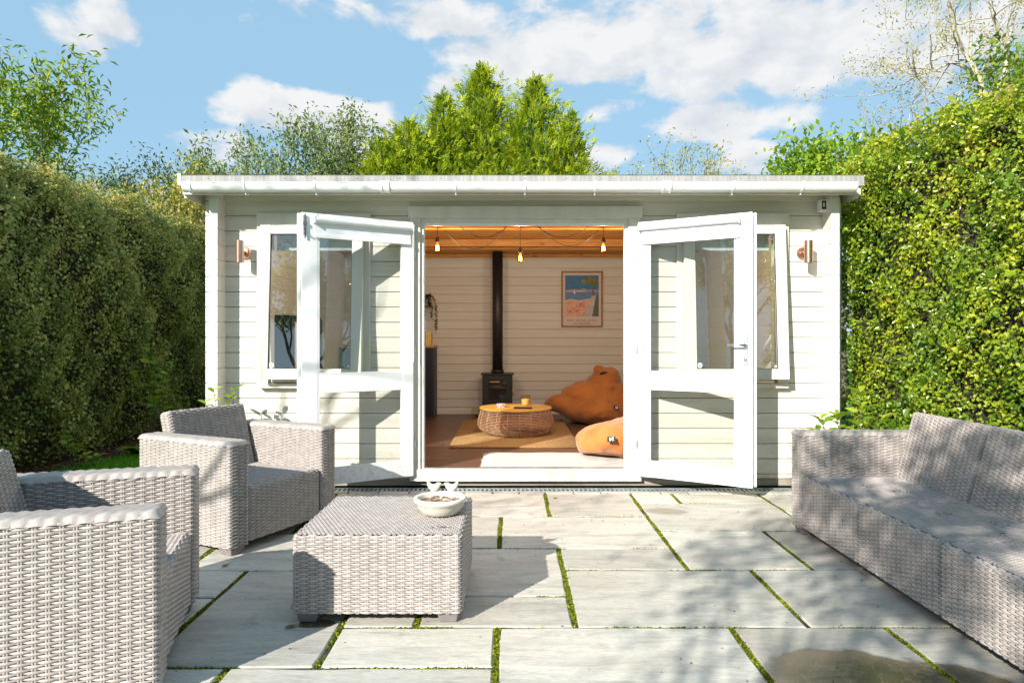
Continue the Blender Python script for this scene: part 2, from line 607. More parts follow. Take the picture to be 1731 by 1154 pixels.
class MB:
    def __init__(s, mtx=None):
        s.v, s.f, s.m = [], [], mtx

    def add(s, vs, fs):
        o = len(s.v)
        for p in vs:
            p = Vector(p)
            s.v.append(s.m @ p if s.m else p)
        s.f += [tuple(i + o for i in f) for f in fs]
        return s

    def box(s, x0, x1, y0, y1, z0, z1, M=None):
        vs = [Vector(p) for p in ((x0, y0, z0), (x1, y0, z0), (x1, y1, z0), (x0, y1, z0),
                                  (x0, y0, z1), (x1, y0, z1), (x1, y1, z1), (x0, y1, z1))]
        if M:
            vs = [M @ v for v in vs]
        return s.add(vs, [(0, 3, 2, 1), (4, 5, 6, 7), (0, 1, 5, 4), (1, 2, 6, 5), (2, 3, 7, 6), (3, 0, 4, 7)])

    def board(s, x0, x1, y0, y1, z0, z1, c=.004):
        """horizontal board along x with chamfered long edges (V-joint)"""
        g = c * .36
        pr = [(y0 + .016, z0), (y1, z0), (y1, z1), (y0 + .016, z1), (y0 + .016, z1 - g), (y0, z1 - c), (y0, z0 + c), (y0 + .016, z0 + g)]
        vs = [(x0, y, z) for y, z in pr] + [(x1, y, z) for y, z in pr]
        fs = [tuple((i, i + 8, (i + 1) % 8 + 8, (i + 1) % 8)) for i in range(8)]
        fs += [tuple(range(8)), tuple(range(15, 7, -1))]
        return s.add(vs, [tuple(reversed(f)) for f in fs])

    def boardy(s, x0, x1, y0, y1, z0, z1, c=.004):
        pr = [(x0 + c, z0), (x1 - c, z0), (x1, z0 + c), (x1, z1 - c), (x1 - c, z1), (x0 + c, z1), (x0, z1 - c), (x0, z0 + c)]
        vs = [(x, y0, z) for x, z in pr] + [(x, y1, z) for x, z in pr]
        fs = [tuple((i, i + 8, (i + 1) % 8 + 8, (i + 1) % 8)) for i in range(8)]
        fs += [tuple(range(8)), tuple(range(15, 7, -1))]
        return s.add(vs, fs)

    def tube(s, pts, rad, n=8, cap=True):
        pts = [Vector(p) for p in pts]
        if not hasattr(rad, '__len__'):
            rad = [rad] * len(pts)
        vs, fs = [], []
        up = None
        for i, p in enumerate(pts):
            a = pts[max(i - 1, 0)]
            b = pts[min(i + 1, len(pts) - 1)]
            t = (b - a)
            t = t.normalized() if t.length > 1e-9 else Vector((0, 0, 1))
            if up is None:
                up = Vector((0, 0, 1)) if abs(t.z) < .9 else Vector((1, 0, 0))
            u = (up - t * up.dot(t))
            u = u.normalized() if u.length > 1e-6 else t.orthogonal().normalized()
            w = t.cross(u)
            up = u
            for k in range(n):
                a_ = 2 * pi * k / n
                vs.append(p + (u * cos(a_) + w * sin(a_)) * rad[i])
        for i in range(len(pts) - 1):
            for k in range(n):
                k2 = (k + 1) % n
                fs.append((i * n + k, i * n + k2, (i + 1) * n + k2, (i + 1) * n + k))
        if cap:
            fs.append(tuple(reversed(range(n))))
            fs.append(tuple((len(pts) - 1) * n + k for k in range(n)))
        return s.add(vs, fs)

    def lathe(s, prof, c=(0, 0, 0), n=32, cap=True):
        vs, fs = [], []
        for r, z in prof:
            for k in range(n):
                a = 2 * pi * k / n
                vs.append((c[0] + r * cos(a), c[1] + r * sin(a), c[2] + z))
        for i in range(len(prof) - 1):
            for k in range(n):
                k2 = (k + 1) % n
                fs.append((i * n + k, i * n + k2, (i + 1) * n + k2, (i + 1) * n + k))
        if cap:
            if prof[0][0] > 1e-4:
                fs.append(tuple(reversed(range(n))))
            if prof[-1][0] > 1e-4:
                fs.append(tuple((len(prof) - 1) * n + k for k in range(n)))
        return s.add(vs, fs)

    def prism(s, poly, y0, y1):
        """polygon in xz extruded along y"""
        n = len(poly)
        vs = [(x, y0, z) for x, z in poly] + [(x, y1, z) for x, z in poly]
        fs = [tuple(range(n)), tuple(range(2 * n - 1, n - 1, -1))]
        fs += [(i, i + n, (i + 1) % n + n, (i + 1) % n) for i in range(n)]
        return s.add(vs, fs)

    def build(s, name, m, parent=None, smooth=False, bevel=0, angle=None):
        me = bpy.data.meshes.new(name)
        me.from_pydata([tuple(v) for v in s.v], [], s.f)
        me.update()
        if smooth:
            me.polygons.foreach_set('use_smooth', [True] * len(me.polygons))
        return link(name, me, m, parent, bevel, angle)


def link(name, me, m, parent=None, bevel=0, angle=None):
    ms = m if isinstance(m, (list, tuple)) else [m]
    for k in ms:
        me.materials.append(k)
    o = bpy.data.objects.new(name, me)
    COL.objects.link(o)
    if parent is not None:
        o.parent = parent
        if parent.get('_w'):
            o.matrix_parent_inverse = Matrix([list(r) for r in INV[parent.name]])
    if bevel:
        b = o.modifiers.new('bevel', 'BEVEL')
        b.width = bevel
        b.segments = 2
        b.limit_method = 'ANGLE'
        b.angle_limit = radians(40)
        b.harden_normals = False
    return o


INV = {}


def tag(o, label=None, cat=None, group=None, kind=None):
    if label:
        o['label'] = label
    if cat:
        o['category'] = cat
    if group:
        o['group'] = group
    if kind:
        o['kind'] = kind
    return o


def thing(name, label, cat, loc=(0, 0, 0), rz=0, group=None, world=False):
    """Empty at the base of a thing; world=True: its parts are written in world coordinates"""
    o = bpy.data.objects.new(name, None)
    COL.objects.link(o)
    o.location = loc
    o.rotation_euler = (0, 0, rz)
    o.empty_display_size = .1
    tag(o, label, cat, group)
    if world:
        o['_w'] = 1
        INV[o.name] = (Matrix.Translation(loc) @ Matrix.Rotation(rz, 4, 'Z')).inverted()
    return o


def copy_tree(o, parent=None):
    c = o.copy()
    COL.objects.link(c)
    if parent is not None:
        c.parent = parent
    for ch in list(o.children):
        copy_tree(ch, c)
    return c


def np_mesh(name, V, Fq, m, parent=None, tint=None, smooth=False):
    """V (n,3) float, Fq (k,3 or 4) int"""
    me = bpy.data.meshes.new(name)
    k = Fq.shape[1]
    me.vertices.add(len(V))
    me.vertices.foreach_set('co', np.ascontiguousarray(V, dtype=np.float32).ravel())
    me.loops.add(Fq.size)
    me.loops.foreach_set('vertex_index', np.ascontiguousarray(Fq, dtype=np.int32).ravel())
    me.polygons.add(len(Fq))
    me.polygons.foreach_set('loop_start', np.arange(0, Fq.size, k, dtype=np.int32))
    me.polygons.foreach_set('loop_total', np.full(len(Fq), k, dtype=np.int32))
    if smooth:
        me.polygons.foreach_set('use_smooth', np.ones(len(Fq), dtype=bool))
    me.update(calc_edges=True)
    if tint is not None:
        a = me.attributes.new('tint', 'FLOAT', 'POINT')
        a.data.foreach_set('value', np.ascontiguousarray(tint, dtype=np.float32))
    me.validate()
    return link(name, me, m, parent)


def unit(a):
    return a / np.maximum(np.linalg.norm(a, axis=1, keepdims=True), 1e-9)


def leaves(name, P, T, Nn, size, tint, m, parent=None, ratio=.5, fold=.12, curl=.1, four=False):
    """P base points, T leaf directions, Nn leaf normals"""
    T = unit(T)
    B = unit(np.cross(Nn, T))
    Nn = np.cross(T, B)
    s = size[:, None]
    n = len(P)
    if four:
        l1 = P + T * s * .3 + B * s * ratio * .42 + Nn * s * fold
        l2 = P + T * s * .68 + B * s * ratio * .40 + Nn * s * (fold * .6 - curl * .3)
        r1 = P + T * s * .3 - B * s * ratio * .42 + Nn * s * fold
        r2 = P + T * s * .68 - B * s * ratio * .40 + Nn * s * (fold * .6 - curl * .3)
        mid = P + T * s * .5
        tip = P + T * s - Nn * s * curl
        V = np.stack([P, r1, r2, tip, l2, l1, mid], 1).reshape(-1, 3)
        b = np.arange(n)[:, None] * 7
        Fq = np.concatenate([b + np.array([[0, 1, 2, 6]]), b + np.array([[6, 2, 3, 4]]), b + np.array([[0, 6, 4, 5]])], 0)
        return np_mesh(name, V, Fq, m, parent, np.repeat(tint, 7))
    l = P + T * s * .5 + B * s * ratio * .5 + Nn * s * fold
    r = P + T * s * .5 - B * s * ratio * .5 + Nn * s * fold
    tip = P + T * s - Nn * s * curl
    V = np.stack([P, r, tip, l], 1).reshape(-1, 3)
    b = np.arange(n)[:, None] * 4
    Fq = np.concatenate([b + np.array([[0, 1, 2]]), b + np.array([[0, 2, 3]])], 0)
    return np_mesh(name, V, Fq, m, parent, np.repeat(tint, 4))


def rdir(n):
    return unit(rng.normal(size=(n, 3)))


def lump(a, b, k=1.0):
    a = a * k
    b = b * k
    return (np.sin(a * 2.1 + b * 1.3) + np.sin(a * 4.7 - b * 3.1 + 1) * .6 + np.sin(-a * 3.3 + b * 6.4 + 2) * .5
            + np.sin(a * 9.1 + b * 7.7 + 4) * .35 + np.sin(a * 15.3 - b * 13.1) * .22) / 2.0


# ------------------------------------------------------------------ woven resin boxes


def weave(acc, S, U, V, closed=False, pitch=.0092, stake=.037, amp=.0036):
    ns = max(2, round(U / stake))
    if closed and ns % 2:
        ns += 1
    st = U / ns
    nr = max(2, round(V / pitch))
    pv = V / nr
    sub = 6 if stake > .025 else 4
    nu = ns * sub
    u = np.arange(nu + 1) * st / sub
    j = np.arange(nr)
    UU, JJ = np.meshgrid(u, j, indexing='ij')
    ph = np.cos(pi * UU / st + pi * JJ)
    vc = (JJ + .5) * pv
    hgt = amp * np.sign(ph) * np.abs(ph) ** .8
    pts = []
    for (dv, dh) in [(-.5, -.0034), (-.1, .0008), (.3, .0004), (.5, -.0034)]:
        wmod = .76 + .40 * np.clip(ph * .6 + .5, 0, 1)
        P, Nn = S(UU, np.clip(vc + dv * pv * wmod, 0, V))
        pts.append(P + Nn * (hgt + dh)[..., None])
    Pn = np.stack(pts, 2)
    idx = np.arange(Pn.shape[0] * Pn.shape[1] * 4).reshape(Pn.shape[0], Pn.shape[1], 4)
    fs = []
    for c in (0, 1, 2):
        q = np.stack([idx[:-1, :, c], idx[1:, :, c], idx[1:, :, c + 1], idx[:-1, :, c + 1]], -1).reshape(-1, 4)
        fs.append(q)
    acc.append((Pn.reshape(-1, 3), np.concatenate(fs, 0)))
    # stakes (pairs of thin rods along v)
    nv = max(2, int(V / .014))
    v = np.linspace(0, V, nv + 1)
    k = min(1, stake / .037)
    for off in (-.0040 * k, .0040 * k):
        us = (np.arange(ns + (0 if closed else 1))) * st + off
        US, VS = np.meshgrid(us, v, indexing='ij')
        pp = []
        for (du, dh) in ((-.0034 * k, -.0018), (0, .0014), (.0034 * k, -.0018)):
            P, Nn = S(np.clip(US + du, 0, U) if not closed else (US + du) % U, VS)
            pp.append(P + Nn * dh)
        Pn = np.stack(pp, 2)
        idx = np.arange(Pn.shape[0] * Pn.shape[1] * 3).reshape(Pn.shape[0], Pn.shape[1], 3)
        fs = [np.stack([idx[:, :-1, c], idx[:, :-1, c + 1], idx[:, 1:, c + 1], idx[:, 1:, c]], -1).reshape(-1, 4) for c in (0, 1)]
        acc.append((Pn.reshape(-1, 3), np.concatenate(fs, 0)))


def rrect(w, d, r):
    """arc-length parametrisation of a rounded rectangle -> function u -> (x,y,nx,ny), perimeter"""
    pts = []
    for (cx, cy, a0) in ((w / 2 - r, -d / 2 + r, -90), (w / 2 - r, d / 2 - r, 0), (-w / 2 + r, d / 2 - r, 90), (-w / 2 + r, -d / 2 + r, 180)):
        for k in range(7):
            a = radians(a0 + 15 * k)
            pts.append((cx + r * cos(a), cy + r * sin(a), cos(a), sin(a)))
    pts.append(pts[0])
    A = np.array(pts)
    seg = np.linalg.norm(np.diff(A[:, :2], axis=0), axis=1)
    L = np.concatenate([[0], np.cumsum(seg)])

    def f(u):
        u = np.mod(u, L[-1])
        c = [np.interp(u, L, A[:, k]) for k in range(4)]
        l = np.sqrt(c[2] ** 2 + c[3] ** 2)
        return c[0], c[1], c[2] / l, c[3] / l
    return f, L[-1]


def woven_box(name, w, d, h, M, parent, r=.022, rt=.02, top=True, wavy=0, top_dir='x', shear=0.0, pitch=.0092, stake=.037):
    """w (x) x d (y) x h (z) box with its base centre at the origin, then transformed by M"""
    f, P_ = rrect(w, d, r)
    acc = []

    def S(u, v):
        x, y, nx, ny = f(u)
        a = np.clip((v - (h - rt)) / rt, 0, pi / 2)
        z = np.where(v > h - rt, h - rt + rt * np.sin(a), v)
        off = rt * (1 - np.cos(a))
        p = np.stack([x - nx * off, y - ny * off + shear * z, z], -1)
        n = np.stack([nx * np.cos(a), ny * np.cos(a), np.sin(a)], -1)
        return p, n
    weave(acc, S, P_, h - rt + (rt * (pi / 2) if not wavy else .004), closed=True, pitch=pitch, stake=stake)
    if wavy:
        # smooth twisted rope along the top edge
        nx, ny = 15, int(d / .006)
        X, Y = np.meshgrid(np.linspace(-1, 1, nx), np.linspace(-1, 1, ny), indexing='ij')
        xx = X * (w / 2 + .004)
        yy = Y * (d / 2 + .004)
        rope = np.abs(np.sin(pi * (yy + .55 * xx) / .044)) ** .7
        ex = np.clip((np.abs(xx) - (w / 2 - rt)) / (rt + .004), 0, 1)
        ey = np.clip((np.abs(yy) - (d / 2 - rt)) / (rt + .004), 0, 1)
        e = np.clip(np.sqrt(ex ** 2 + ey ** 2), 0, 1)
        zz = h - (rt + .004) * (1 - np.sqrt(1 - e ** 2)) + (rope - .6) * .006 * (1 - ey)
        Pn = np.stack([xx + np.sign(xx) * (rope - .5) * .006 * ex, yy, zz], -1)
        idx = np.arange(nx * ny).reshape(nx, ny)
        acc.append((Pn.reshape(-1, 3), np.stack([idx[:-1, :-1], idx[1:, :-1], idx[1:, 1:], idx[:-1, 1:]], -1).reshape(-1, 4)))
    elif top:
        w2, d2 = w - 2 * rt, d - 2 * rt

        def T(u, v):
            if top_dir == 'x':
                x, y = u - w2 / 2, v - d2 / 2
            else:
                x, y = v - w2 / 2, -(u - d2 / 2)
            z = np.full_like(x, h)
            return np.stack([x, y + shear * z, z], -1), np.stack([0 * x, 0 * x, 1 + 0 * x], -1)
        if top_dir == 'x':
            weave(acc, T, w2, d2, pitch=.0095, stake=.019, amp=.0030)
        else:
            weave(acc, T, d2, w2, pitch=.0095, stake=.019, amp=.0030)
    # solid core just under the weave
    k = 24
    us = np.linspace(0, P_, 4 * k, endpoint=False)
    rings = []
    for (v, ins) in ((.001, .0075), (h - rt, .0075), (h - rt * .5, .011), (h - .0065, rt * 1.0)):
        x, y, nx, ny = f(us)
        z = np.full_like(x, v)
        rings.append(np.stack([x - nx * ins, y - ny * ins + shear * z, z], -1))
    V0 = np.concatenate(rings, 0)
    n = len(us)
    fq = []
    for i in range(len(rings) - 1):
        a = np.arange(n)
        b = (a + 1) % n
        fq.append(np.stack([i * n + a, i * n + b, (i + 1) * n + b, (i + 1) * n + a], -1))
    # caps as strips
    for ring, rev in ((0, True), (len(rings) - 1, False)):
        for q in range(n // 2 - 1):
            a, b, c, e = q, q + 1, n - 2 - q, n - 1 - q
            quad = [ring * n + a, ring * n + b, ring * n + c, ring * n + e]
            fq.append(np.array([quad[::-1] if rev else quad]))
    core = (V0, np.concatenate(fq, 0))
    Vs, Fs, mats = [], [], []
    o = 0
    for mi, (v, q) in [(0, a) for a in acc] + [(1, core)]:
        Vs.append(v)
        Fs.append(q + o)
        mats.append(np.full(len(q), mi))
        o += len(v)
    V = np.concatenate(Vs, 0)
    Mn = np.array(M)
    V = V @ Mn[:3, :3].T + Mn[:3, 3]
    ob = np_mesh(name, V, np.concatenate(Fs, 0), [MT['rattan'], MT['rattan_core']], parent, smooth=True)
    mi = np.concatenate(mats)
    if len(mi) == len(ob.data.polygons):
        ob.data.polygons.foreach_set('material_index', mi.astype(np.int32))
    return ob


T_ = Matrix.Translation

# ================================================================== GROUND
g = MB()
g.add([(-400, -400, -.03), (400, -400, -.03), (400, 900, -.03), (-400, 900, -.03)], [(0, 1, 2, 3)])
tag(g.build('ground', MT['lawn']), kind='structure')
g = MB()
g.box(-4.9, -3.93, 3.2, 13, -.10, -.012)
tag(g.build('soil_bed', MT['soil']), kind='structure')
g = MB()
g.box(2.50, 5.0, .2, 9, -.10, -.016)
tag(g.build('soil_verge', MT['soil']), kind='structure')

# patio: one structure, slabs are its parts
patio = bpy.data.objects.new('patio', None)
COL.objects.link(patio)
tag(patio, kind='structure')
g = MB()
g.box(-2.52, 2.9, -1.2, 5.19, -.12, -.0065)
g.build('joint_bed', MT['mossbed'], patio)
SL = [(-.62, .244, 4.326, 4.96), (.244, .876, 4.326, 4.96), (.876, 1.182, 4.669, 4.96), (1.182, 1.82, 4.669, 4.96),
      (.876, 1.82, 4.0, 4.669), (1.82, 2.80, 4.0, 4.96), (-.07, .876, 3.666, 4.326), (-.69, -.07, 3.666, 4.326),
      (.876, 1.503, 3.33, 4.0), (1.503, 2.80, 3.33, 4.0), (.255, .876, 3.33, 3.666), (-.686, .255, 2.987, 3.666),
      (.255, 1.188, 2.667, 3.33), (1.188, 2.1, 2.667, 3.33), (2.1, 2.80, 2.667, 3.33), (-.384, .255, 2.667, 2.987),
      (-.686, -.384, 2.667, 2.987), (-.057, .873, 1.75, 2.667), (.873, 1.49, 1.75, 2.667), (1.49, 2.80, 1.75, 2.667),
      (-.686, -.057, 2.341, 2.667), (-.995, -.057, 1.75, 2.341), (-1.95, -.995, 1.75, 2.337), (-1.315, -.686, 2.341, 3.315),
      (-2.25, -1.315, 2.97, 3.315), (-2.25, -1.315, 2.337, 2.97), (-1.635, -.69, 3.315, 3.95), (-2.5, -1.635, 3.315, 3.95),
      (-1.30, -.69, 3.95, 4.326), (-1.30, -.62, 4.326, 4.96), (-1.95, -1.30, 3.95, 4.96), (-2.5, -1.95, 3.95, 4.96),
      (-2.5, -2.25, 2.337, 3.315), (-2.5, -1.95, 1.75, 2.337)]
y = 1.75
for row in range(4):
    x = -2.5
    while x < 2.75:
        w = R.choice([.62, .92, .62, .9])
        x1 = min(2.8, x + w)
        if 2.8 - x1 < .25:
            x1 = 2.8
        SL.append((x, x1, y - .66, y))
        x = x1
    y -= .66
sr = random.Random(3)


def slab(x0, x1, y0, y1, gap=.011, name='slab'):
    x0 += gap
    x1 -= gap
    y0 += gap * .62
    y1 -= gap * .62
    pts = []
    for (ax, ay, bx, by) in ((x0, y0, x1, y0), (x1, y0, x1, y1), (x1, y1, x0, y1), (x0, y1, x0, y0)):
        n = max(1, int(max(abs(bx - ax), abs(by - ay)) / .11))
        for k in range(n):
            t = k / n
            j = .0036
            pts.append((ax + (bx - ax) * t + sr.uniform(-j, j), ay + (by - ay) * t + sr.uniform(-j, j)))
    dz = sr.uniform(-.0015, .0015)
    cx, cy = (x0 + x1) / 2, (y0 + y1) / 2
    n = len(pts)
    mb = MB()
    ins = .006
    top = [(x + (cx - x) / max(abs(cx - x), .05) * ins * min(1, abs(cx - x) / .05), y + (cy - y) / max(abs(cy - y), .05) * ins * min(1, abs(cy - y) / .05), dz) for x, y in pts]
    mid = [(x, y, dz - .005) for x, y in pts]
    bot = [(x, y, -.03) for x, y in pts]
    fs = [tuple(range(n))]
    for a, b in ((0, n), (n, 2 * n)):
        fs += [(b + i, b + (i + 1) % n, a + (i + 1) % n, a + i) for i in range(n)]
    mb.add(top + mid + bot, fs)
    return mb.build(name, MT['slab'], patio)


for s in SL:
    slab(*s)
x = -2.5
while x < 2.75:
    w = sr.uniform(.19, .23)
    slab(x, min(x + w, 2.8), 4.966, 5.022, .004, 'edging_sett')
    x += w
# moss: real little cushions in the joints
edges = []
for (x0, x1, y0, y1) in SL:
    edges.append(((x0, y0), (x1, y0)))
    edges.append(((x0, y0), (x0, y1)))
    edges.append(((x1, y0), (x1, y1)))
ML, MTn = [], []
mr_ = np.random.default_rng(5)
for (a, b) in edges:
    L = sqrt((a[0] - b[0]) ** 2 + (a[1] - b[1]) ** 2)
    if a[1] < 1.6 and b[1] < 1.6:
        continue
    vertical = abs(a[0] - b[0]) < 1e-6
    dens = 2600 if vertical else 1500
    n = int(L * dens)
    t = mr_.random(n)
    px = a[0] + (b[0] - a[0]) * t
    py = a[1] + (b[1] - a[1]) * t
    keep = (lump(px * 3.0, py * 3.0) + (.20 if vertical else -.22) + mr_.normal(size=n) * .25) > 0
    off = mr_.normal(size=n) * (.0052 + .0020 * lump(px * 7, py * 7 + 2))
    if vertical:
        px = px + off
    else:
        py = py + off * .8
    ML.append(np.stack([px, py, np.full(n, -.0075)], 1)[keep])
ML = np.concatenate(ML, 0)
n = len(ML)
T = unit(np.stack([mr_.normal(size=n), mr_.normal(size=n), np.ones(n) * .8], 1))
MT['moss'] = leaf_mat('bright moss', [(0, (.045, .05, .01)), (.4, (.10, .14, .012)), (.8, (.24, .28, .015)), (1, (.42, .42, .03))], .2, .9, .1)
o = leaves('moss', ML, T, rdir(n), mr_.uniform(.005, .012, n), mr_.random(n), MT['moss'], patio, .8)
o['kind'] = 'stuff'

# drain channel along the wall
dr = thing('drain_channel', 'long narrow galvanised slot drain set in front of the garden room', 'drain', (0, 5.08, 0), 0, None, True)
MB().box(-2.5, 2.8, 5.026, 5.15, -.05, -.020).build('channel', MT['darkgap'], dr)
mb = MB()
mb.box(-2.5, 2.8, 5.026, 5.042, -.02, .003)
mb.box(-2.5, 2.8, 5.122, 5.138, -.02, .003)
x = -2.49
while x < 2.78:
    mb.box(x, x + .014, 5.042, 5.122, -.012, .001)
    x += .034
mb.build('grate', MT['galv'], dr)

# lawn blades on the left
n = 95000
gx = rng.uniform(-4.02, -2.50, n)
gy = rng.uniform(3.6, 10.5, n) ** 1
edge = -3.93 + .12 * lump(gy * 1.2, gy * .3)
k = gx > edge + rng.normal(size=n) * .05
P = np.stack([gx, gy, np.full(n, -.03)], 1)[k]
n = len(P)
T = unit(np.stack([rng.normal(size=n) * .45, rng.normal(size=n) * .45, np.ones(n)], 1))
MT['grass'] = leaf_mat('grass blades', [(0, (.07, .24, .01)), (.6, (.14, .42, .02)), (1, (.26, .5, .05))], .35, .6)
o = leaves('grass', P, T, rdir(n), rng.uniform(.03, .065, n), rng.random(n), MT['grass'], None, .10, 0)
tag(o, 'short green lawn grass beside the left hedge', 'grass', kind='stuff')
# leaf litter on the soil
n = 5000
P = np.stack([rng.uniform(-4.35, -3.75, n), rng.uniform(3.5, 10, n), rng.uniform(-.01, .005, n)], 1)
MT['litter'] = leaf_mat('fallen leaves', [(0, (.05, .022, .012)), (.6, (.12, .055, .025)), (1, (.25, .14, .05))], .1, .8)
o = leaves('leaf_litter', P, np.concatenate([rng.normal(size=(n, 2)), rng.normal(size=(n, 1)) * .2], 1), np.array([[0, 0, 1.]]) + rng.normal(size=(n, 3)) * .3,
           rng.uniform(.02, .05, n), rng.random(n), MT['litter'], None, .6)
tag(o, 'brown fallen leaves on bare soil under the left hedge', 'leaves', kind='stuff')

# ================================================================== GARDEN ROOM
WY = 5.23          # front face of the front wall
XL, XR = -2.398, 2.562
YB = 9.13          # inner face of the back wall
BP = .1185
Z0 = .0925
room = thing('garden_room', 'cream timber garden room with open white double doors and white gutter', 'garden room', (0, WY, 0), 0, None, True)
openings = [(-.76, .955, 0, 2.06), (-1.90, -1.19, .85, 2.0), (1.37, 2.07, .85, 2.0)]
rows = [(.055, Z0)] + [(Z0 + BP * i, Z0 + BP * (i + 1)) for i in range(18)] + [(Z0 + BP * 18, 2.285)]
for (z0, z1) in rows:
    zc = (z0 + z1) / 2
    xs = [(XL, XR)]
    for (a, b, c, d) in openings:
        if c < zc < d:
            nx = []
            for (p, q) in xs:
                if a > p and b < q:
                    nx += [(p, a), (b, q)]
                else:
                    nx.append((p, q))
            xs = nx
    for (p, q) in xs:
        mb = MB()
        mb.board(p, q, WY, WY + .045, z0 + .0002, z1 - .0002, .0031)
        mb.build('wall_board', MT['cream'], room)
    mb = MB()
    mb.board(XL + .06, XR - .06, YB, YB + .045, z0 + .0002, z1 - .0002, .0036)
    mb.build('back_wall_board', MT['cream_in'], room)
    for sx in (XL + .055, XR - .165):
        mb = MB()
        mb.boardy(sx + .03, sx + .075, WY + .046, YB - .001, z0 + .0004, z1 - .0004, .004)
        mb.build('side_wall_board', MT['cream_in'], room)
        # projecting log end in front of the front wall, built as its own end block
        mb = MB()
        a = sx + .03 + (.012 if sx < 0 else 0)
        mb.boardy(a, a + .062, WY - .15, WY - .0005, z0 + .0006, z1 - .0006, .003)
        mb.build('corner_log_end', MT['cream_v'], room)
MB().box(XL + .12, XR - .12, YB + .0455, YB + .06, .02, 2.32).build('leak_backing', MT['cream'], room)  # unseen backing sheets added to stop light leaking between the boards
for sx in (XL + .055, XR - .165):
    MB().box(sx + .022, sx + .0295, WY + .05, YB + .045, .02, 2.3).build('leak_backing', MT['cream'], room) if sx < 0 else MB().box(sx + .0755, sx + .083, WY + .05, YB + .045, .02, 2.3).build('leak_backing', MT['cream'], room)
# right hand corner strip
MB().box(XR - .03, XR + .004, WY - .022, WY - .0005, .05, 2.24).build('corner_trim', MT['cream_v'], room, bevel=.003)
MB().box(XL, XR, WY + .004, WY + .10, .0, .054).box(XL + .05, XR - .05, YB - .03, YB + .05, 0, .053).build('bearer', MT['bearer'], room)
# floor
y = WY + .05
while y < YB - .01:
    y1 = min(y + .19, YB - .001)
    x = XL + .14
    cuts = [XL + .14, R.uniform(-1.2, -.2), R.uniform(.4, 1.4), XR - .14]
    for a, b in zip(cuts[:-1], cuts[1:]):
        MB().box(a + .0008, b - .0008, y + .0008, y1 - .0008, .085, .12).build('floor_board', MT['walnut'], room, bevel=.0012)
    y = y1
MB().box(XL + .14, XR - .14, WY + .05, YB, .03, .0835).build('subfloor', MT['bearer'], room)
MB().box(XL + .14, XR - .14, YB - .018, YB - .0005, .12, .18).build('skirting', MT['cream_in'], room, bevel=.003)
# ceiling boards + purlins


def roofz(y):
    return 2.335 - (y - WY) * .012


y = WY - .20
k = 0
while y < YB + .2:
    y1 = y + .115
    mb = MB()
    z = roofz(y)
    mb.box(XL + .0, XR - .0, y + .0015, y1 - .0015, z, z + .018)
    mb.build('ceiling_board', MT['pine'], room, bevel=.003)
    y = y1
for (yy, zb, hh) in ((6.20, 2.168, .14), (7.75, 2.218, .08), (8.98, 2.238, .07)):
    MB().box(XL + .14, XR - .14, yy, yy + .055, zb, roofz(yy) - .002).build('purlin', MT['pine'], room, bevel=.004)
MB().box(XL + .14, XR - .14, 8.4, 8.42, 2.262, roofz(8.4) - .002).build('purlin', MT['pine'], room, bevel=.004)
# roof
GY = 4.96
mb = MB()
mb.add([(-2.47, GY + .01, 2.352), (2.62, GY + .01, 2.352), (2.62, YB + .3, 2.31), (-2.47, YB + .3, 2.31),
        (-2.47, GY + .01, 2.366), (2.62, GY + .01, 2.366), (2.62, YB + .3, 2.325), (-2.47, YB + .3, 2.325)],
       [(0, 3, 2, 1), (4, 5, 6, 7), (0, 1, 5, 4), (1, 2, 6, 5), (2, 3, 7, 6), (3, 0, 4, 7)])
mb.build('roof_felt', MT['felt'], room)
MB().box(-2.455, 2.60, GY + .022, GY + .044, 2.222, 2.350).build('fascia', MT['cream_v'], room, bevel=.002)
mb = MB()
mb.box(-2.475, 2.615, GY, GY + .0215, 2.282, 2.358)
o = mb.build('roof_trim', MT['fascia'], room, bevel=.002)
for px in (352, 419, 482, 532, 604, 676, 746, 817, 888, 958, 1017, 1040, 1110, 1180, 1252, 1320, 1390):
    c = PX(px, 305, GY)
    MB(T_((c.x, GY - .001, 2.338)) @ Matrix.Rotation(pi / 2, 4, 'X')).lathe([(0, .0), (.004, .0), (.004, .003), (0, .003)], n=8).build('nail', MT['bearer'], o)
MB().box(-2.40, 2.56, GY + .045, WY + .0, 2.292, 2.304).build('soffit', MT['cream_v'], room)
MB().box(XL + .03, XR - .03, WY - .03, WY - .0006, 2.222, 2.291).build('frieze_board', MT['cream'], room, bevel=.002)
for (sx) in (-2.455, 2.575):
    MB().box(sx, sx + .02, GY + .045, YB + .28, 2.20, 2.349).build('bargeboard', MT['cream_v'], room)
# gutter: half round
gr = []
gz, gyc, gr_ = 2.286, GY - .050, .048
for k in range(13):
    a = pi + pi * k / 12
    gr.append((gyc + gr_ * cos(a), gz + gr_ * 1.35 * sin(a)))
inner = [(gyc + (gr_ - .003) * cos(pi + pi * k / 12), gz + (gr_ * 1.35 - .003) * sin(pi + pi * k / 12)) for k in range(12, -1, -1)]
prof = gr + inner
n = len(prof)
gx0, gx1 = -2.41, 2.52
mb = MB()
mb.add([(gx0, a, b) for a, b in prof] + [(gx1, a, b) for a, b in prof],
       [(i, (i + 1) % n, (i + 1) % n + n, i + n) for i in range(n)])
for xx in (gx0, gx1):
    mb.add([(xx, a, b) for a, b in gr] + [(xx + .003, a, b) for a, b in gr], [tuple(range(13)), tuple(range(25, 12, -1))])
mb.tube([(gx0, gyc - gr_, gz), (gx1, gyc - gr_, gz)], .0035, 6)
gut = mb.build('gutter', MT['upvc'], room, smooth=True)
gut.modifiers.new('es', 'EDGE_SPLIT').split_angle = radians(35)


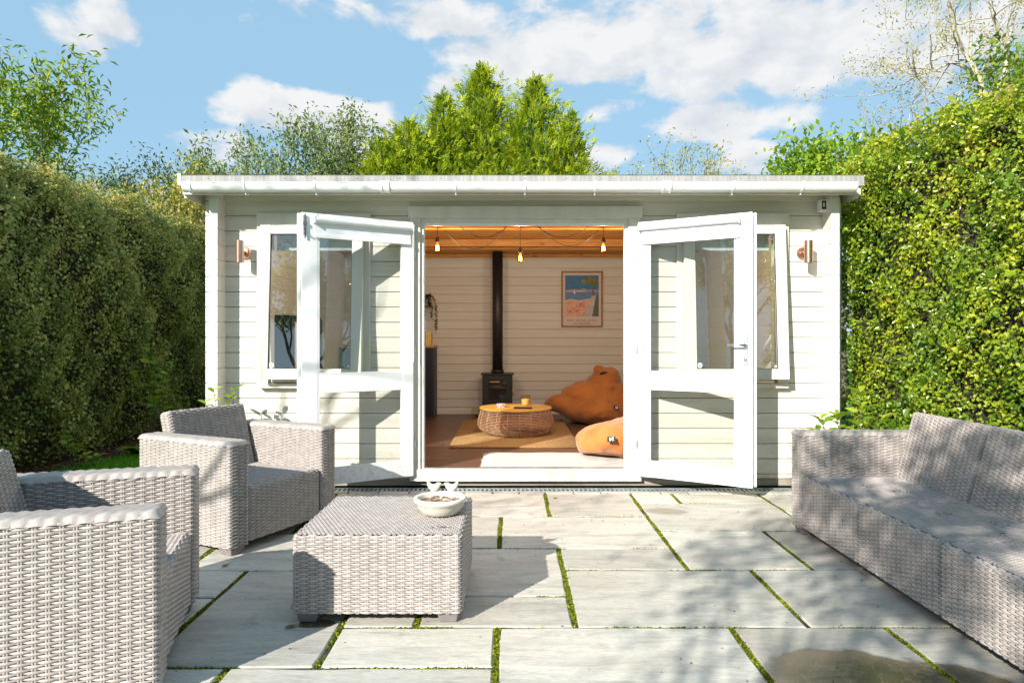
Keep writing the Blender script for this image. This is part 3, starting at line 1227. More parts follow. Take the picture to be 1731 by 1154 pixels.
def strap(px, w, grow=.004):
    c = (px - HX) / F * (GY - .09)
    m2 = MB()
    o1 = [(gyc + (gr_ + grow) * cos(pi + pi * k / 12), gz + (gr_ * 1.35 + grow) * sin(pi + pi * k / 12)) for k in range(13)]
    o2 = [(gyc + (gr_ + .0006) * cos(pi + pi * k / 12), gz + (gr_ * 1.35 + .0006) * sin(pi + pi * k / 12)) for k in range(12, -1, -1)]
    pr = [(o1[0][0], gz + .010)] + o1 + [(o1[-1][0], gz + .010)] + o2
    q = len(pr)
    m2.add([(c - w / 2, a, b) for a, b in pr] + [(c + w / 2, a, b) for a, b in pr],
           [(i, (i + 1) % q, (i + 1) % q + q, i + q) for i in range(q)] + [tuple(range(q)), tuple(range(2 * q - 1, q - 1, -1))])
    return m2


for px in (412, 532, 770, 888, 1007, 1241, 1358):
    m2 = strap(px, .016)
    c = (px - HX) / F * (GY - .09)
    m2.box(c - .004, c + .004, gyc - .0, GY - .001, gz - gr_ * 1.35 - .016, gz - gr_ * 1.35 - .003)
    m2.build('gutter_bracket', MT['upvc'], gut)
for px in (650, 1127):
    strap(px - 5, .014, .008).build('gutter_union', MT['upvc'], gut)
    strap(px, .05, .004).build('gutter_union', MT['upvc'], gut)
    strap(px + 7, .014, .008).build('gutter_union', MT['upvc'], gut)
m2 = strap(320, .02, .006)
m2.build('gutter_end', MT['upvc'], gut)
MB().box(-2.478, -2.456, GY - .004, GY + .10, 2.285, 2.372).build('metal_trim_end', MT['steel'], room)

# door casing (around the opening)
mb = MB()
cy0, cy1 = WY - .03, WY - .001
mb.box(-.796, -.713, cy0, cy1, .042, 2.085)
mb.box(.907, 1.005, cy0, cy1, .042, 2.085)
mb.build('door_casing', MT['cream_v'], room, bevel=.003)
MB().box(-.806, 1.015, cy0 - .006, cy1, 2.086, 2.178).build('door_head_board', MT['cream_v'], room, bevel=.003)
mb = MB()
mb.box(-.713, -.690, WY - .012, WY + .07, .135, 2.05)
mb.box(.884, .907, WY - .012, WY + .07, .135, 2.05)
mb.box(-.713, .907, WY - .012, WY + .07, 2.05, 2.085)
mb.build('door_frame', MT['cream_v'], room, bevel=.002)
mb = MB()
mb.box(-.690, .884, WY + .0, WY + .006, 2.030, 2.0495)
mb.box(-.690, -.682, WY + .0, WY + .006, .142, 2.030)
mb.box(.876, .884, WY + .0, WY + .006, .142, 2.030)
mb.build('door_seal', MT['white'], room)
MB().box(-.796, 1.005, cy0 - .012, WY + .07, .042, .134).build('threshold', MT['cream_v'], room, bevel=.003)
MB().box(-.690, .884, WY - .005, WY + .03, .1345, .1415).build('threshold_strip', MT['steel'], room)

# door leaves
DW, DZ0, DZ1 = .845, .09, 2.045


def door(hx, ang, s, label, handle, side):
    """s: local y sign of the face that looks into the room (seen by the camera)"""
    M = T_((hx, WY - .052, 0)) @ Matrix.Rotation(ang, 4, 'Z')
    t = .05
    ya, yb = (-t, 0) if s > 0 else (0, t)
    ya, yb = -t / 2, t / 2
    hs, fs_, mid0, mid1, bot, top = .088, .115, .77, .89, .207, 1.935
    mb = MB(M)
    mb.box(0, hs, ya, yb, DZ0, DZ1)
    mb.box(DW - fs_, DW, ya, yb, DZ0, DZ1)
    mb.box(hs + .0005, DW - fs_ - .0005, ya + .002, yb - .002, DZ0 + .001, bot)
    mb.box(hs + .0005, DW - fs_ - .0005, ya + .002, yb - .002, mid0, mid1)
    mb.box(hs + .0005, DW - fs_ - .0005, ya + .002, yb - .002, top, DZ1 - .001)
    d = mb.build('door', MT['white'], room, bevel=.003)
    d['label'] = label
    # overlap strip on the free edge
    MB(M).box(DW + .0005, DW + .020, -s * .023 - .008, -s * .023 + .008, DZ0 + .005, DZ1 - .002).build('rebate_strip', MT['white'], d, bevel=.002)
    for (z0, z1) in ((bot, mid0), (mid1, top)):
        mb = MB(M)
        w = .012
        for yy in (s * .017,):
            mb.box(hs, hs + w, yy - .006, yy + .006, z0, z1)
            mb.box(DW - fs_ - w, DW - fs_, yy - .006, yy + .006, z0, z1)
            mb.box(hs + w, DW - fs_ - w, yy - .006, yy + .006, z0, z0 + w)
            mb.box(hs + w, DW - fs_ - w, yy - .006, yy + .006, z1 - w, z1)
        mb.build('glazing_bead', MT['white'], d, bevel=.002)
        MB(M).box(hs - .003, DW - fs_ + .003, -.003, .003, z0 - .003, z1 + .003).build('pane', MT['doorglass'], d)
    # roller blind
    y0 = s * (t / 2 + .028)
    b0, b1 = .018, DW - .085
    rz = 1.995
    bl = MB(M).tube([(b0, y0, rz), (b1, y0, rz)], .021, 20).build('roller_blind', MT['blind'], d, smooth=True)
    bl.modifiers.new('es', 'EDGE_SPLIT').split_angle = radians(40)
    yf = s * (t / 2 + .012)
    MB(M).box(b0 + .012, b1 - .004, yf - .0008, yf + .0008, 1.895, rz - .008).build('blind_fabric', MT['blind'], d)
    MB(M).box(b0 + .01, b1 - .002, yf - .006, yf + .006, 1.868, 1.896).build('blind_bar', MT['white'], d, bevel=.003)
    mb = MB(M)
    for xx in (b0 - .004, b1 + .001):
        mb.box(xx, xx + .004, s * t / 2 - .0, s * (t / 2 + .05), rz - .026, rz + .024) if s > 0 else mb.box(xx, xx + .004, s * (t / 2 + .05), s * t / 2, rz - .026, rz + .024)
    mb.build('blind_bracket', MT['white'], d)
    # pull chain: thin double loop with a weight
    cx = b0 - .006
    mb = MB(M)
    for yy in (s * (t / 2 + .016), s * (t / 2 + .036)):
        mb.tube([(cx, yy, rz), (cx + .003, yy, 1.4), (cx + .001, yy, .98)], .0018, 5)
    mb.tube([(cx + .001, s * (t / 2 + .016), .98), (cx, s * (t / 2 + .026), .968), (cx + .001, s * (t / 2 + .036), .98)], .0018, 5)
    mb.build('blind_chain', MT['blind'], d)
    # hinges
    for z in (.33, 1.06, 1.80):
        MB(T_((hx + (.016 if side < 0 else -.016), WY - .045, 0))).tube([(0, 0, z - .03), (0, 0, z + .03)], .008, 8).build('hinge', MT['steel'], d)
    # lock plates down the free edge
    mb = MB(M)
    mb.box(DW + .0005, DW + .0018, -.009 * s - .006, -.009 * s + .006, .62, 1.62)
    mb.build('lock_strip', MT['steel'], d)
    if handle:
        mb = MB(M)
        mb.box(DW - .060, DW - .030, s * t / 2 if s > 0 else s * (t / 2 + .008), s * (t / 2 + .008) if s > 0 else s * t / 2, .955, 1.195)
        p = mb.build('handle_plate', MT['steel'], d, bevel=.003)
        mb = MB(M)
        mb.tube([(DW - .045, s * t / 2, 1.105), (DW - .045, s * (t / 2 + .045), 1.105)], .010, 12)
        mb.tube([(DW - .040, s * (t / 2 + .045), 1.105), (DW - .10, s * (t / 2 + .048), 1.105), (DW - .165, s * (t / 2 + .050), 1.103)], [.010, .0095, .008], 12)
        mb.tube([(DW - .045, s * t / 2, 1.0), (DW - .045, s * (t / 2 + .014), 1.0)], .009, 12)
        mb.build('handle', MT['steel'], d, smooth=True)
    else:
        mb = MB(M)
        mb.box(DW - .030, DW - .012, s * t / 2 - .001, s * t / 2 + .008, 1.885, 2.02)
        mb.tube([(DW - .021, s * (t / 2 + .012), 1.86), (DW - .021, s * (t / 2 + .012), 2.03)], .005, 8)
        mb.tube([(DW - .021, s * (t / 2 + .012), 1.90), (DW - .021, s * (t / 2 + .030), 1.90)], .007, 8)
        mb.box(DW - .034, DW - .008, s * t / 2 - .001, s * (t / 2) + .018, 1.955, 1.975)
        mb.build('flush_bolt', MT['darksteel'], d)
    return d


door(-.772, radians(-149.5), 1, 'left door leaf folded back with a flush bolt at its top corner', False, -1)
door(.985, radians(-30.5), -1, 'right door leaf folded back with a steel lever handle', True, 1)

# windows


def window(x0, x1, label, mirror):
    xc0, xc1 = (x0 + .086, x1 - .084)
    y0, y1 = WY - .028, WY - .001
    mb = MB()
    mb.box(x0, xc0, y0, y1, .80, 2.02)
    mb.box(xc1, x1, y0, y1, .80, 2.02)
    o = mb.build('window', MT['cream_v'], room, bevel=.003)
    o['label'] = label
    MB().box(x0 - .004, x1 + .004, y0 - .004, y1, 2.021, 2.125).build('head_board', MT['cream_v'], o, bevel=.003)
    MB().box(x0 + .012, x1 - .012, y0 - .03, y1, .766, .799).build('sill', MT['cream_v'], o, bevel=.004)
    mb = MB()
    mb.box(xc0, xc0 + .02, WY - .01, WY + .06, .84, 2.01)
    mb.box(xc1 - .02, xc1, WY - .01, WY + .06, .84, 2.01)
    mb.box(xc0 + .02, xc1 - .02, WY - .01, WY + .06, 1.985, 2.01)
    mb.box(xc0 + .02, xc1 - .02, WY - .01, WY + .06, .81, .85)
    mb.build('reveal', MT['cream_v'], o)
    # top hung sash pushed out at the bottom
    M = T_((0, y0 - .024, 2.025)) @ Matrix.Rotation(radians(-3.7), 4, 'X')
    sx0, sx1 = x0 + .043, x1 - .043
    H = 1.19
    t = .045
    mb = MB(M)
    mb.box(sx0, sx0 + .082, -t / 2, t / 2, -H, 0)
    mb.box(sx1 - .082, sx1, -t / 2, t / 2, -H, 0)
    mb.box(sx0 + .0825, sx1 - .0825, -t / 2 + .0015, t / 2 - .0015, -.07, -.001)
    mb.box(sx0 + .0825, sx1 - .0825, -t / 2 + .0015, t / 2 - .0015, -H + .001, -H + .08)
    mb.build('sash', MT['cream_v'], o, bevel=.003)
    MB(M).box(sx0 + .080, sx1 - .080, -.004, .004, -H + .078, -.068).build('pane', MT['glass'], o)
    # black gasket line round the glass
    mb = MB(M)
    g_ = .004
    a, b, c, d = sx0 + .082, sx1 - .082, -H + .08, -.07
    mb.box(a, a + g_, -.011, -.005, c, d)
    mb.box(b - g_, b, -.011, -.005, c, d)
    mb.box(a, b, -.011, -.005, c, c + g_)
    mb.box(a, b, -.011, -.005, d - g_, d)
    mb.build('gasket', MT['tag'], o)
    # blind rolled up inside
    mb = MB()
    mb.tube([(xc0 + .03, WY + .085, 1.975), (xc1 - .03, WY + .085, 1.975)], .022, 12)
    mb.box(xc0 + .04, xc1 - .04, WY + .064, WY + .066, 1.86, 1.975)
    mb.box(xc0 + .038, xc1 - .038, WY + .058, WY + .072, 1.845, 1.865)
    mb.build('window_blind', MT['blind'], o)
    # stay arm
    xx = sx1 - .02 if not mirror else sx0 + .02
    MB().tube([(xx, WY - .02, .90), (xx, WY - .12, .885)], .005, 6).build('stay_arm', MT['steel'], o)
    for (dx, dz, rr, sides) in ((sx0 + .105, -H + .108, .021, 8), (sx1 - .10, -H + .10, .008, 12)):
        MB(M @ T_((dx, -.0055, dz)) @ Matrix.Rotation(pi / 2, 4, 'X')).lathe([(0, 0), (rr, 0), (rr, .0008), (0, .0008)], n=sides).build('sticker', MT['tagmark'], o)
        if rr > .01:
            MB(M @ T_((dx, -.0066, dz)) @ Matrix.Rotation(pi / 2, 4, 'X')).box(-.010, .010, -.009, .009, 0, .0006).build('sticker_print', MT['stickerblue'], o)
    return o


MT['stickerblue'] = mat('pale blue print', (.25, .42, .6), None, rough=.5)
window(-1.986, -1.106, 'left top-hung window pushed open at the bottom', False)
window(1.285, 2.155, 'right top-hung window pushed open at the bottom', True)

# ------------------------------------------------------------------ wall fittings


def wall_lamp(x, label):
    z = 1.815
    t = thing('wall_lamp', label, 'wall lamp', (x, WY, z), 0, 'copper up and down lamps on the front wall')
    m = Matrix.Rotation(pi / 2, 4, 'X')
    MB(m).lathe([(0, .001), (.048, .001), (.048, .010), (.040, .020), (0, .022)], n=28).build('wall_plate', MT['copper'], t, smooth=True).modifiers.new('es', 'EDGE_SPLIT')
    MB().tube([(0, -.02, 0), (0, -.085, 0)], .016, 14).build('arm', MT['copper'], t, smooth=True)
    o = MB(T_((0, -.110, 0))).lathe([(0, -.080), (.026, -.080), (.026, -.084), (.031, -.084), (.031, -.045), (.0302, -.044), (.0302, -.042), (.031, -.041), (.031, .041), (.0302, .042), (.0302, .044), (.031, .045),
                                     (.031, .084), (.026, .084), (.026, .080), (0, .080)], n=28).build('lamp_tube', MT['copper'], t, smooth=True)
    o.modifiers.new('es', 'EDGE_SPLIT').split_angle = radians(35)
    return t


wall_lamp(-2.085, 'small copper cylinder wall lamp left of the left window')
wall_lamp(2.272, 'small copper cylinder wall lamp right of the right window')
sec = thing('security_sensor', 'white alarm sensor with dark lens under the right end of the eaves', 'sensor', (2.405, WY - .03, 2.17))
MB().box(-.034, .034, -.075, -.001, -.045, .048).build('housing', MT['upvc'], sec, bevel=.008)
MB().box(-.030, .004, -.0775, -.0755, -.030, .034).build('lens', MT['black'], sec)
MB().box(-.022, -.008, -.0795, -.078, -.012, .020).build('lens_rib', MT['steel'], sec)

# ================================================================== INTERIOR
FZ = .1205
# stove
st = thing('wood_stove', 'black cast iron wood stove with glass door and tall flue pipe', 'stove', (-.19, 8.78, FZ))
mb = MB()
mb.box(-.195, .195, -.12, .17, .10, .555)
mb.build('body', MT['black'], st, bevel=.006)
MB().box(-.215, .215, -.14, .19, .5555, .573).build('top_plate', MT['black'], st, bevel=.004)
for sx in (-.17, .17):
    for sy in (-.09, .14):
        MB().tube([(sx, sy, 0), (sx, sy, .1)], [.02, .014], 8).build('leg', MT['black'], st)
mb = MB()
mb.box(-.155, -.118, -.132, -.1205, .20, .53)
mb.box(.118, .155, -.132, -.1205, .20, .53)
mb.box(-.1175, .1175, -.132, -.1205, .49, .53)
mb.box(-.1175, .1175, -.132, -.1205, .20, .235)
dd = mb.build('stove_door', MT['black'], st, bevel=.002)
MB().box(-.117, .117, -.126, -.1215, .236, .489).build('pane', MT['blackglass'], dd)
MB().box(-.10, .03, -.1285, -.1265, .462, .476).build('vent_slot', MT['oak'], dd)
MB().box(-.10, .10, -.1285, -.1265, .222, .230).build('vent_slot', MT['steel'], dd)
mb = MB()
mb.tube([(.165, -.13, .40), (.20, -.15, .40)], .008, 8)
mb.build('handle_arm', MT['black'], st)
MB().tube([(.205, -.15, .40), (.208, -.155, .29)], [.011, .010], 10).build('handle', MT['oak'], st, smooth=True)
MB().tube([(0, .04, .573), (0, .04, .62)], .082, 24).build('collar', MT['black'], st, smooth=True)
MB().tube([(0, .04, .62), (0, .04, 2.17)], .069, 24).build('flue_pipe', MT['black'], st, smooth=True)
MB().box(-.5 + .2, .3, -.2, .24, 0, .006).build('hearth', MT['tag'], st)

# jar beside stove
j = MB().lathe([(.0, 0), (.042, 0), (.045, .02), (.045, .10), (.036, .12), (.036, .14), (0, .14)], n=20).build('glass_jar', MT['amber'], None, smooth=True)
j.location = (-.475, 8.55, FZ + .012)
tag(j, 'small dark glass jar on the floor left of the stove', 'jar')
d_ = MB().lathe([(0, 0), (.07, 0), (.075, .01), (0, .011)], n=20).build('slate_coaster', MT['foot'], None)
d_.location = (-.475, 8.55, FZ)
tag(d_, 'flat grey disc on the floor under the glass jar', 'coaster')

# cabinet
cb = thing('slatted_cabinet', 'tall dark navy ribbed cabinet with oak top against the back wall', 'cabinet', (-1.6, 8.69, FZ), world=True)
MB().box(-2.20, -1.02, 8.705, 9.10, FZ + .0, 1.03).build('carcass', MT['navy'], cb)
MB().box(-2.21, -1.01, 8.68, 9.11, 1.0305, 1.055).build('cabinet_top', MT['oak'], cb, bevel=.003)
x = -2.195
while x < -1.03:
    MB().box(x, x + .018, 8.690, 8.7045, FZ + .03, 1.01).build('slat', MT['navy'], cb, bevel=.003)
    x += .030
# gold pot
gp = MB()
pr = []
for k in range(40):
    a = 2 * pi * k / 40
    rr = .062 + .003 * (k % 2)
    pr.append((rr * cos(a), rr * sin(a)))
n = 40
gp.add([(x, y, 0) for x, y in pr] + [(x, y, .17) for x, y in pr] + [(x * .9, y * .9, .17) for x, y in pr] + [(x * .9, y * .9, .02) for x, y in pr],
       [tuple(reversed(range(n)))] + [(r * n + i, r * n + (i + 1) % n, (r + 1) * n + (i + 1) % n, (r + 1) * n + i) for r in range(3) for i in range(n)] + [tuple(3 * n + i for i in range(n))])
o = gp.build('ribbed_pot', MT['gold'])
o.location = (-1.115, 8.83, 1.0555)
tag(o, 'shiny gold ribbed pot on the end of the dark cabinet', 'pot')
# shelf with trailing plant
sh = thing('wall_shelf', 'small brown wooden shelf high on the back wall', 'shelf', (-1.4, 9.0, 1.58), world=True)
MB().box(-1.75, -1.12, 8.93, 9.125, 1.585, 1.61).build('shelf_board', MT['oakframe'], sh, bevel=.003)
for xx in (-1.65, -1.22):
    MB().box(xx, xx + .02, 8.97, 9.125, 1.52, 1.5845).build('bracket', MT['black'], sh)
pl = thing('trailing_plant', 'trailing green plant in a dark pot at the end of the wall shelf', 'plant', (-1.20, 9.02, 1.6105))
MB().lathe([(0, 0), (.04, 0), (.055, .08), (.05, .08), (.045, .065), (0, .065)], n=20).build('pot', MT['foot'], pl, smooth=True)
MT['ivy'] = leaf_mat('ivy leaves', [(0, (.02, .035, .012)), (1, (.09, .13, .04))], .3)
Ps, Ts = [], []
mb = MB()
pr_ = random.Random(4)
for k in range(9):
    a = pr_.uniform(-1.2, 1.3) if k % 2 else pr_.uniform(-2.6, -.4)
    ln = pr_.uniform(.25, .55) if k < 6 else pr_.uniform(.1, .2)
    ex = pr_.uniform(.06, .15)
    pts = []
    for q in range(10):
        t = q / 9
        pts.append((ex * min(1, t * 3) * cos(a) + .06, -abs(ex * min(1, t * 3) * .6), .09 + .05 * sin(min(1, t * 3) * pi) - ln * max(0, t - .12)))
    mb.tube(pts, .0018, 4)
    for q in range(60):
        t = pr_.random() * 8.99
        i = int(t)
        p = Vector(pts[i]).lerp(Vector(pts[i + 1]), t - i)
        Ps.append(tuple(p + Vector((pr_.gauss(0, .006), pr_.gauss(0, .006), pr_.gauss(0, .004)))))
        Ts.append((pr_.gauss(0, 1), pr_.gauss(0, 1), pr_.gauss(-.4, .7)))
mb.build('stem', MT['bark'], pl)
n = len(Ps)
leaves('foliage', np.array(Ps), np.array(Ts), rdir(n), rng.uniform(.016, .032, n), rng.random(n), MT['ivy'], pl, .8)

# dark board seen through the left window
tb = thing('dark_cupboard', 'black cupboard seen low through the left window', 'cupboard', (-2.05, 6.4, FZ), world=True)
MB().box(-2.25, -1.98, 5.95, 6.95, FZ, 1.36).build('carcass', MT['navy'], tb, bevel=.004)
for yy in (5.97, 6.455):
    MB().box(-1.979, -1.965, yy, yy + .475, FZ + .05, 1.34).build('cupboard_door', MT['navy'], tb, bevel=.003)
wf = thing('white_strip', 'slim white upright strip on the dark cupboard door', 'panel', (-1.95, 6.2, FZ), world=True)
MB().box(-1.964, -1.95, 6.02, 6.12, FZ + .3, 1.3).build('strip_body', MT['white'], wf, bevel=.003)  # plain white upright strip in front of the cupboard door

# picture
pt = thing('framed_poster', 'oak framed travel poster of a seaside bay on the back wall', 'poster', (.953, YB, 1.68), world=True)
fx0, fx1, fz0, fz1 = .672, 1.237, 1.304, 2.066
FT = .022
y0 = YB - .026
mb = MB()
mb.box(fx0, fx0 + FT, y0, YB - .001, fz0, fz1)
mb.box(fx1 - FT, fx1, y0, YB - .001, fz0, fz1)
mb.box(fx0 + FT, fx1 - FT, y0, YB - .001, fz1 - FT, fz1)
mb.box(fx0 + FT, fx1 - FT, y0, YB - .001, fz0, fz0 + FT)
mb.build('frame', MT['oakframe'], pt, bevel=.002)
yy = YB - .012
MT['paper'] = mat('poster paper', (.62, .58, .55), None, rough=.6)
MB().box(fx0 + FT, fx1 - FT, yy, YB - .002, fz0 + FT, fz1 - FT).build('mount', MT['paper'], pt)
ax0, ax1, az0, az1 = .725, 1.182, 1.450, 2.010
W_, H_ = ax1 - ax0, az1 - az0


def art(name, poly, c, lvl):
    key = 'ink_%.2f_%.2f_%.2f' % c
    if key not in MT:
        MT[key] = mat('poster ink %.2f %.2f %.2f' % c, c, tuple(min(1, v * 1.25) for v in c), 18, .6)
    mb = MB()
    yb = yy - .0006 * lvl
    mb.prism([(ax0 + a * W_, az0 + b * H_) for a, b in poly], yb - .0004, yb)
    return mb.build(name, MT[key], pt)


art('sky_print', [(0, .55), (1, .55), (1, 1), (0, 1)], (.045, .17, .34), 1)
art('sea_print', [(0, .40), (1, .40), (1, .66), (0, .66)], (.10, .22, .40), 2)
art('hill_print', [(0, .62), (.1, .66), (.25, .665), (.4, .65), (.55, .68), (.7, .645), (.85, .66), (1, .63), (1, .60), (0, .60)], (.32, .25, .34), 3)
art('town_print', [(.02, .61), (.12, .63), (.3, .62), (.5, .64), (.62, .61), (.62, .598), (.02, .598)], (.55, .48, .38), 4)
art('beach_print', [(0, 0), (1, 0), (1, .30), (.75, .42), (.45, .36), (.2, .40), (0, .36)], (.62, .34, .25), 4)
art('shore_print', [(0, .36), (.2, .40), (.45, .36), (.75, .42), (.75, .44), (.45, .385), (.2, .425), (0, .39)], (.62, .55, .46), 5)
art('promenade_print', [(.55, 0), (.80, 0), (.92, .5), (.80, .52)], (.48, .44, .42), 5)
art('wall_print', [(.80, 0), (1, 0), (1, .55), (.92, .5)], (.10, .13, .10), 6)
art('sail_print', [(.24, .55), (.31, .55), (.29, .68)], (.7, .66, .6), 6)
pr_ = random.Random(8)
for k in range(26):
    a, b = pr_.uniform(.48, 1.0), pr_.uniform(.76, .98)
    r = pr_.uniform(.04, .10)
    if a + r > 1 or b + r > 1 or (a < .6 and b < .82):
        continue
    art('pine_print', [(a + r * cos(t * pi / 4) * pr_.uniform(.7, 1.1), b + r * .8 * sin(t * pi / 4) * pr_.uniform(.7, 1.1)) for t in range(8)],
        pr_.choice([(.10, .14, .05), (.16, .18, .05), (.24, .20, .06)]), 6 + k * .2)
art('pine_trunk_print', [(.82, .5), (.86, .5), (.84, .66), (.93, .8), (.90, .81), (.81, .67)], (.16, .08, .04), 6)
for k in range(16):
    a, b = pr_.uniform(.06, .58), pr_.uniform(.06, .34)
    r = pr_.uniform(.022, .05)
    art('parasol_print', [(a - r, b), (a + r, b + r * .3), (a + r * .5, b + r * .9), (a - r * .4, b + r * .8)],
        pr_.choice([(.55, .08, .04), (.6, .2, .08), (.12, .25, .4), (.7, .62, .5), (.2, .08, .07)]), 7 + k * .2)
for (txt, cz, wdt, c) in (('PORT DE POLLENÇA', 1.395, .43, (.50, .10, .06)), ('— ISLAS BALEARES —', 1.352, .36, (.08, .12, .2))):
    cu = bpy.data.curves.new('poster_text', 'FONT')
    cu.body = txt
    cu.align_x = 'CENTER'
    cu.align_y = 'CENTER'
    cu.size = wdt / (len(txt) * .60)
    cu.extrude = .0005
    m_ = mat('lettering ' + txt[:4], c, None, rough=.6)
    cu.materials.append(m_)
    tmp = bpy.data.objects.new('tmp', cu)
    COL.objects.link(tmp)
    bpy.context.view_layer.update()
    me = bpy.data.meshes.new_from_object(tmp)
    bpy.data.objects.remove(tmp)
    o = bpy.data.objects.new('lettering', me)
    COL.objects.link(o)
    o.parent = pt
    o.matrix_parent_inverse = INV[pt.name]
    o.location = ((ax0 + ax1) / 2, yy - .0012, cz)
    o.rotation_euler = (pi / 2, 0, 0)

# small brown spot on the wall
# pendant bulbs with swagged cords
sl = thing('pendant_lights', 'three glowing amber filament bulbs on black swagged cords under the beams', 'lights', (0, 6.17, 2.1), world=True)
LY = 6.17
for (px, ytop, yb) in ((740, 386, 418), (880, 384, 436), (1020.5, 387, 419)):
    a = PX(px, ytop, LY)
    c = PX(px, yb, LY)
    mb = MB()
    mb.tube([(a.x, LY, a.z + .03), (c.x, LY, c.z + .085)], .0028, 6)
    cord = mb.build('cord', MT['tag'], sl)
    mb = MB(T_((c.x, LY, c.z)))
    mb.lathe([(0, .098), (.010, .098), (.016, .088), (.019, .070), (.022, .068), (.022, .050), (.018, .045), (.018, .038), (0, .036)], n=16)
    sock = mb.build('socket', MT['black'], sl, smooth=True)
    mb = MB(T_((c.x, LY, c.z)))
    mb.lathe([(.012, .040), (.016, .028), (.026, .010), (.031, -.008), (.029, -.024), (.020, -.037), (.008, -.045), (.0, -.047)], n=20, cap=False)
    bulb = mb.build('bulb', MT['bulbglass'], sl, smooth=True)
    mb = MB(T_((c.x, LY, c.z)))
    for k in range(6):
        a_ = k * pi / 3
        mb.tube([(.008 * cos(a_), .008 * sin(a_), .020), (.013 * cos(a_ + .5), .013 * sin(a_ + .5), -.026)], .0022, 5)
    mb.build('filament', MT['filament'], bulb)
    ld = bpy.data.lights.new('bulb_light', 'POINT')
    ld.energy = 18
    ld.color = (1, .85, .68)
    ld.shadow_soft_size = .03
    lo = bpy.data.objects.new('bulb_light', ld)
    COL.objects.link(lo)
    lo.location = (c.x, LY - .0, c.z - .06)
for sw in (((777, 381), (815, 401), (859, 381)), ((752, 389), (800, 421), (859, 381)), ((907, 381), (950, 401), (996, 382)), ((910, 381), (965, 415.5), (1012, 389))):
    (x0, y0), (xm, ym), (x1, y1) = sw
    pts = []
    for k in range(17):
        t = k / 16
        x = (1 - t) * x0 + t * x1
        base = (1 - t) * y0 + t * y1
        tm = (xm - x0) / (x1 - x0)
        sag = ym - ((1 - tm) * y0 + tm * y1)
        pts.append(PX(x + (R.uniform(-.5, .5)), base + sag * 4 * t * (1 - t), LY - .005))
    MB().tube(pts, .0028, 6).build('cord', MT['tag'], sl)

# rugs
rg = thing('jute_rug', 'brown braided jute rug under the round coffee table', 'rug', (.02, 7.3, FZ), world=True)
mb = MB()
nr = 100
for k in range(nr):
    yy_ = 6.28 + k * (2.08 / nr)
    mb.tube([(-.59 + .006 * sin(k * 1.7), yy_, FZ + .008), (.0, yy_, FZ + .008), (.63 + .006 * sin(k * 2.3), yy_, FZ + .008)], .0105, 5)
o = mb.build('braid', MT['jute'], rg, smooth=True)
o['kind'] = 'stuff'
rg2 = thing('white_rug', 'off white woven rug with frayed ends just inside the doors', 'rug', (.5, 5.7, FZ), world=True)
vs, fs = [], []
nx_, ny_ = 50, 16
for i in range(nx_ + 1):
    for k in range(ny_ + 1):
        x = -.21 + 1.85 * i / nx_
        yv = 5.33 + .67 * k / ny_
        yv += .012 * sin(i * .55) * (k == ny_) + .006 * sin(i * .21 + k)
        vs.append((x + .004 * sin(k * 2.1), yv, FZ + .010 + .003 * sin(i * .9 + k * .4) * sin(k * .8)))
for i in range(nx_):
    for k in range(ny_):
        a = i * (ny_ + 1) + k
        fs.append((a, a + ny_ + 1, a + ny_ + 2, a + 1))
o = MB().add(vs, fs).build('weave', MT['rugwhite'], rg2, smooth=True)
o.modifiers.new('s', 'SOLIDIFY').thickness = .009
mb = MB()
for k in range(60):
    yv = 5.34 + .65 * k / 60
    mb.tube([(-.205, yv, FZ + .006), (-.235 - R.random() * .025, yv + R.uniform(-.008, .008), FZ + .003)], .0022, 4)
o = mb.build('fringe', MT['rugwhite'], rg2)
o['kind'] = 'stuff'

# round basket table
bt = thing('round_basket_table', 'round low coffee table with open rattan rod basket and yellow wooden top', 'coffee table', (.04, 7.17, FZ + .019))
prof = [(.285, .0), (.345, .02), (.385, .05), (.408, .09), (.405, .14), (.392, .19), (.378, .235), (.368, .255)]


def pr_at(z):
    for (r0, z0), (r1, z1) in zip(prof[:-1], prof[1:]):
        if z0 <= z <= z1:
            return r0 + (r1 - r0) * (z - z0) / (z1 - z0)
    return prof[-1][0]


for k in range(17):
    z = .004 + k * .0153
    r = pr_at(z)
    n = 56
    mb = MB()
    vs, fs = [], []
    for i in range(n):
        a = 2 * pi * i / n
        for q in range(5):
            b = 2 * pi * q / 5
            vs.append(((r + .0032 * cos(b)) * cos(a), (r + .0032 * cos(b)) * sin(a), z + .0032 * sin(b)))
    for i in range(n):
        for q in range(5):
            fs.append((i * 5 + q, ((i + 1) % n) * 5 + q, ((i + 1) % n) * 5 + (q + 1) % 5, i * 5 + (q + 1) % 5))
    mb.add(vs, fs)
    mb.build('rattan_ring', MT['wicker'], bt, smooth=True)
for k in range(20):
    a = 2 * pi * (k + .3) / 20
    MB().tube([((r - .005) * cos(a), (r - .005) * sin(a), z) for r, z in prof], .0036, 6).build('upright_rod', MT['wicker'], bt, smooth=True)
MB().lathe([(0, .256), (.372, .256), (.386, .262), (.388, .272), (.384, .279), (0, .280)], n=64).build('tabletop', MT['tabletop'], bt, smooth=False)
tz = FZ + .019 + .2805
o = thing('candle_jar', 'cream candle in an amber rimmed glass jar on the round table', 'candle', (.15, 7.30, tz))
MB().lathe([(0, 0), (.050, 0), (.053, .01), (.053, .115), (.051, .118), (.049, .115), (.049, .008), (0, .006)], n=28).build('jar', MT['amber'], o, smooth=True)
MB().lathe([(0, .007), (.047, .007), (.047, .072), (0, .074)], n=28).build('wax', MT['wax'], o, smooth=False)
o = thing('round_tin', 'small round pink patterned tin on the round table', 'tin', (-.115, 7.12, tz))
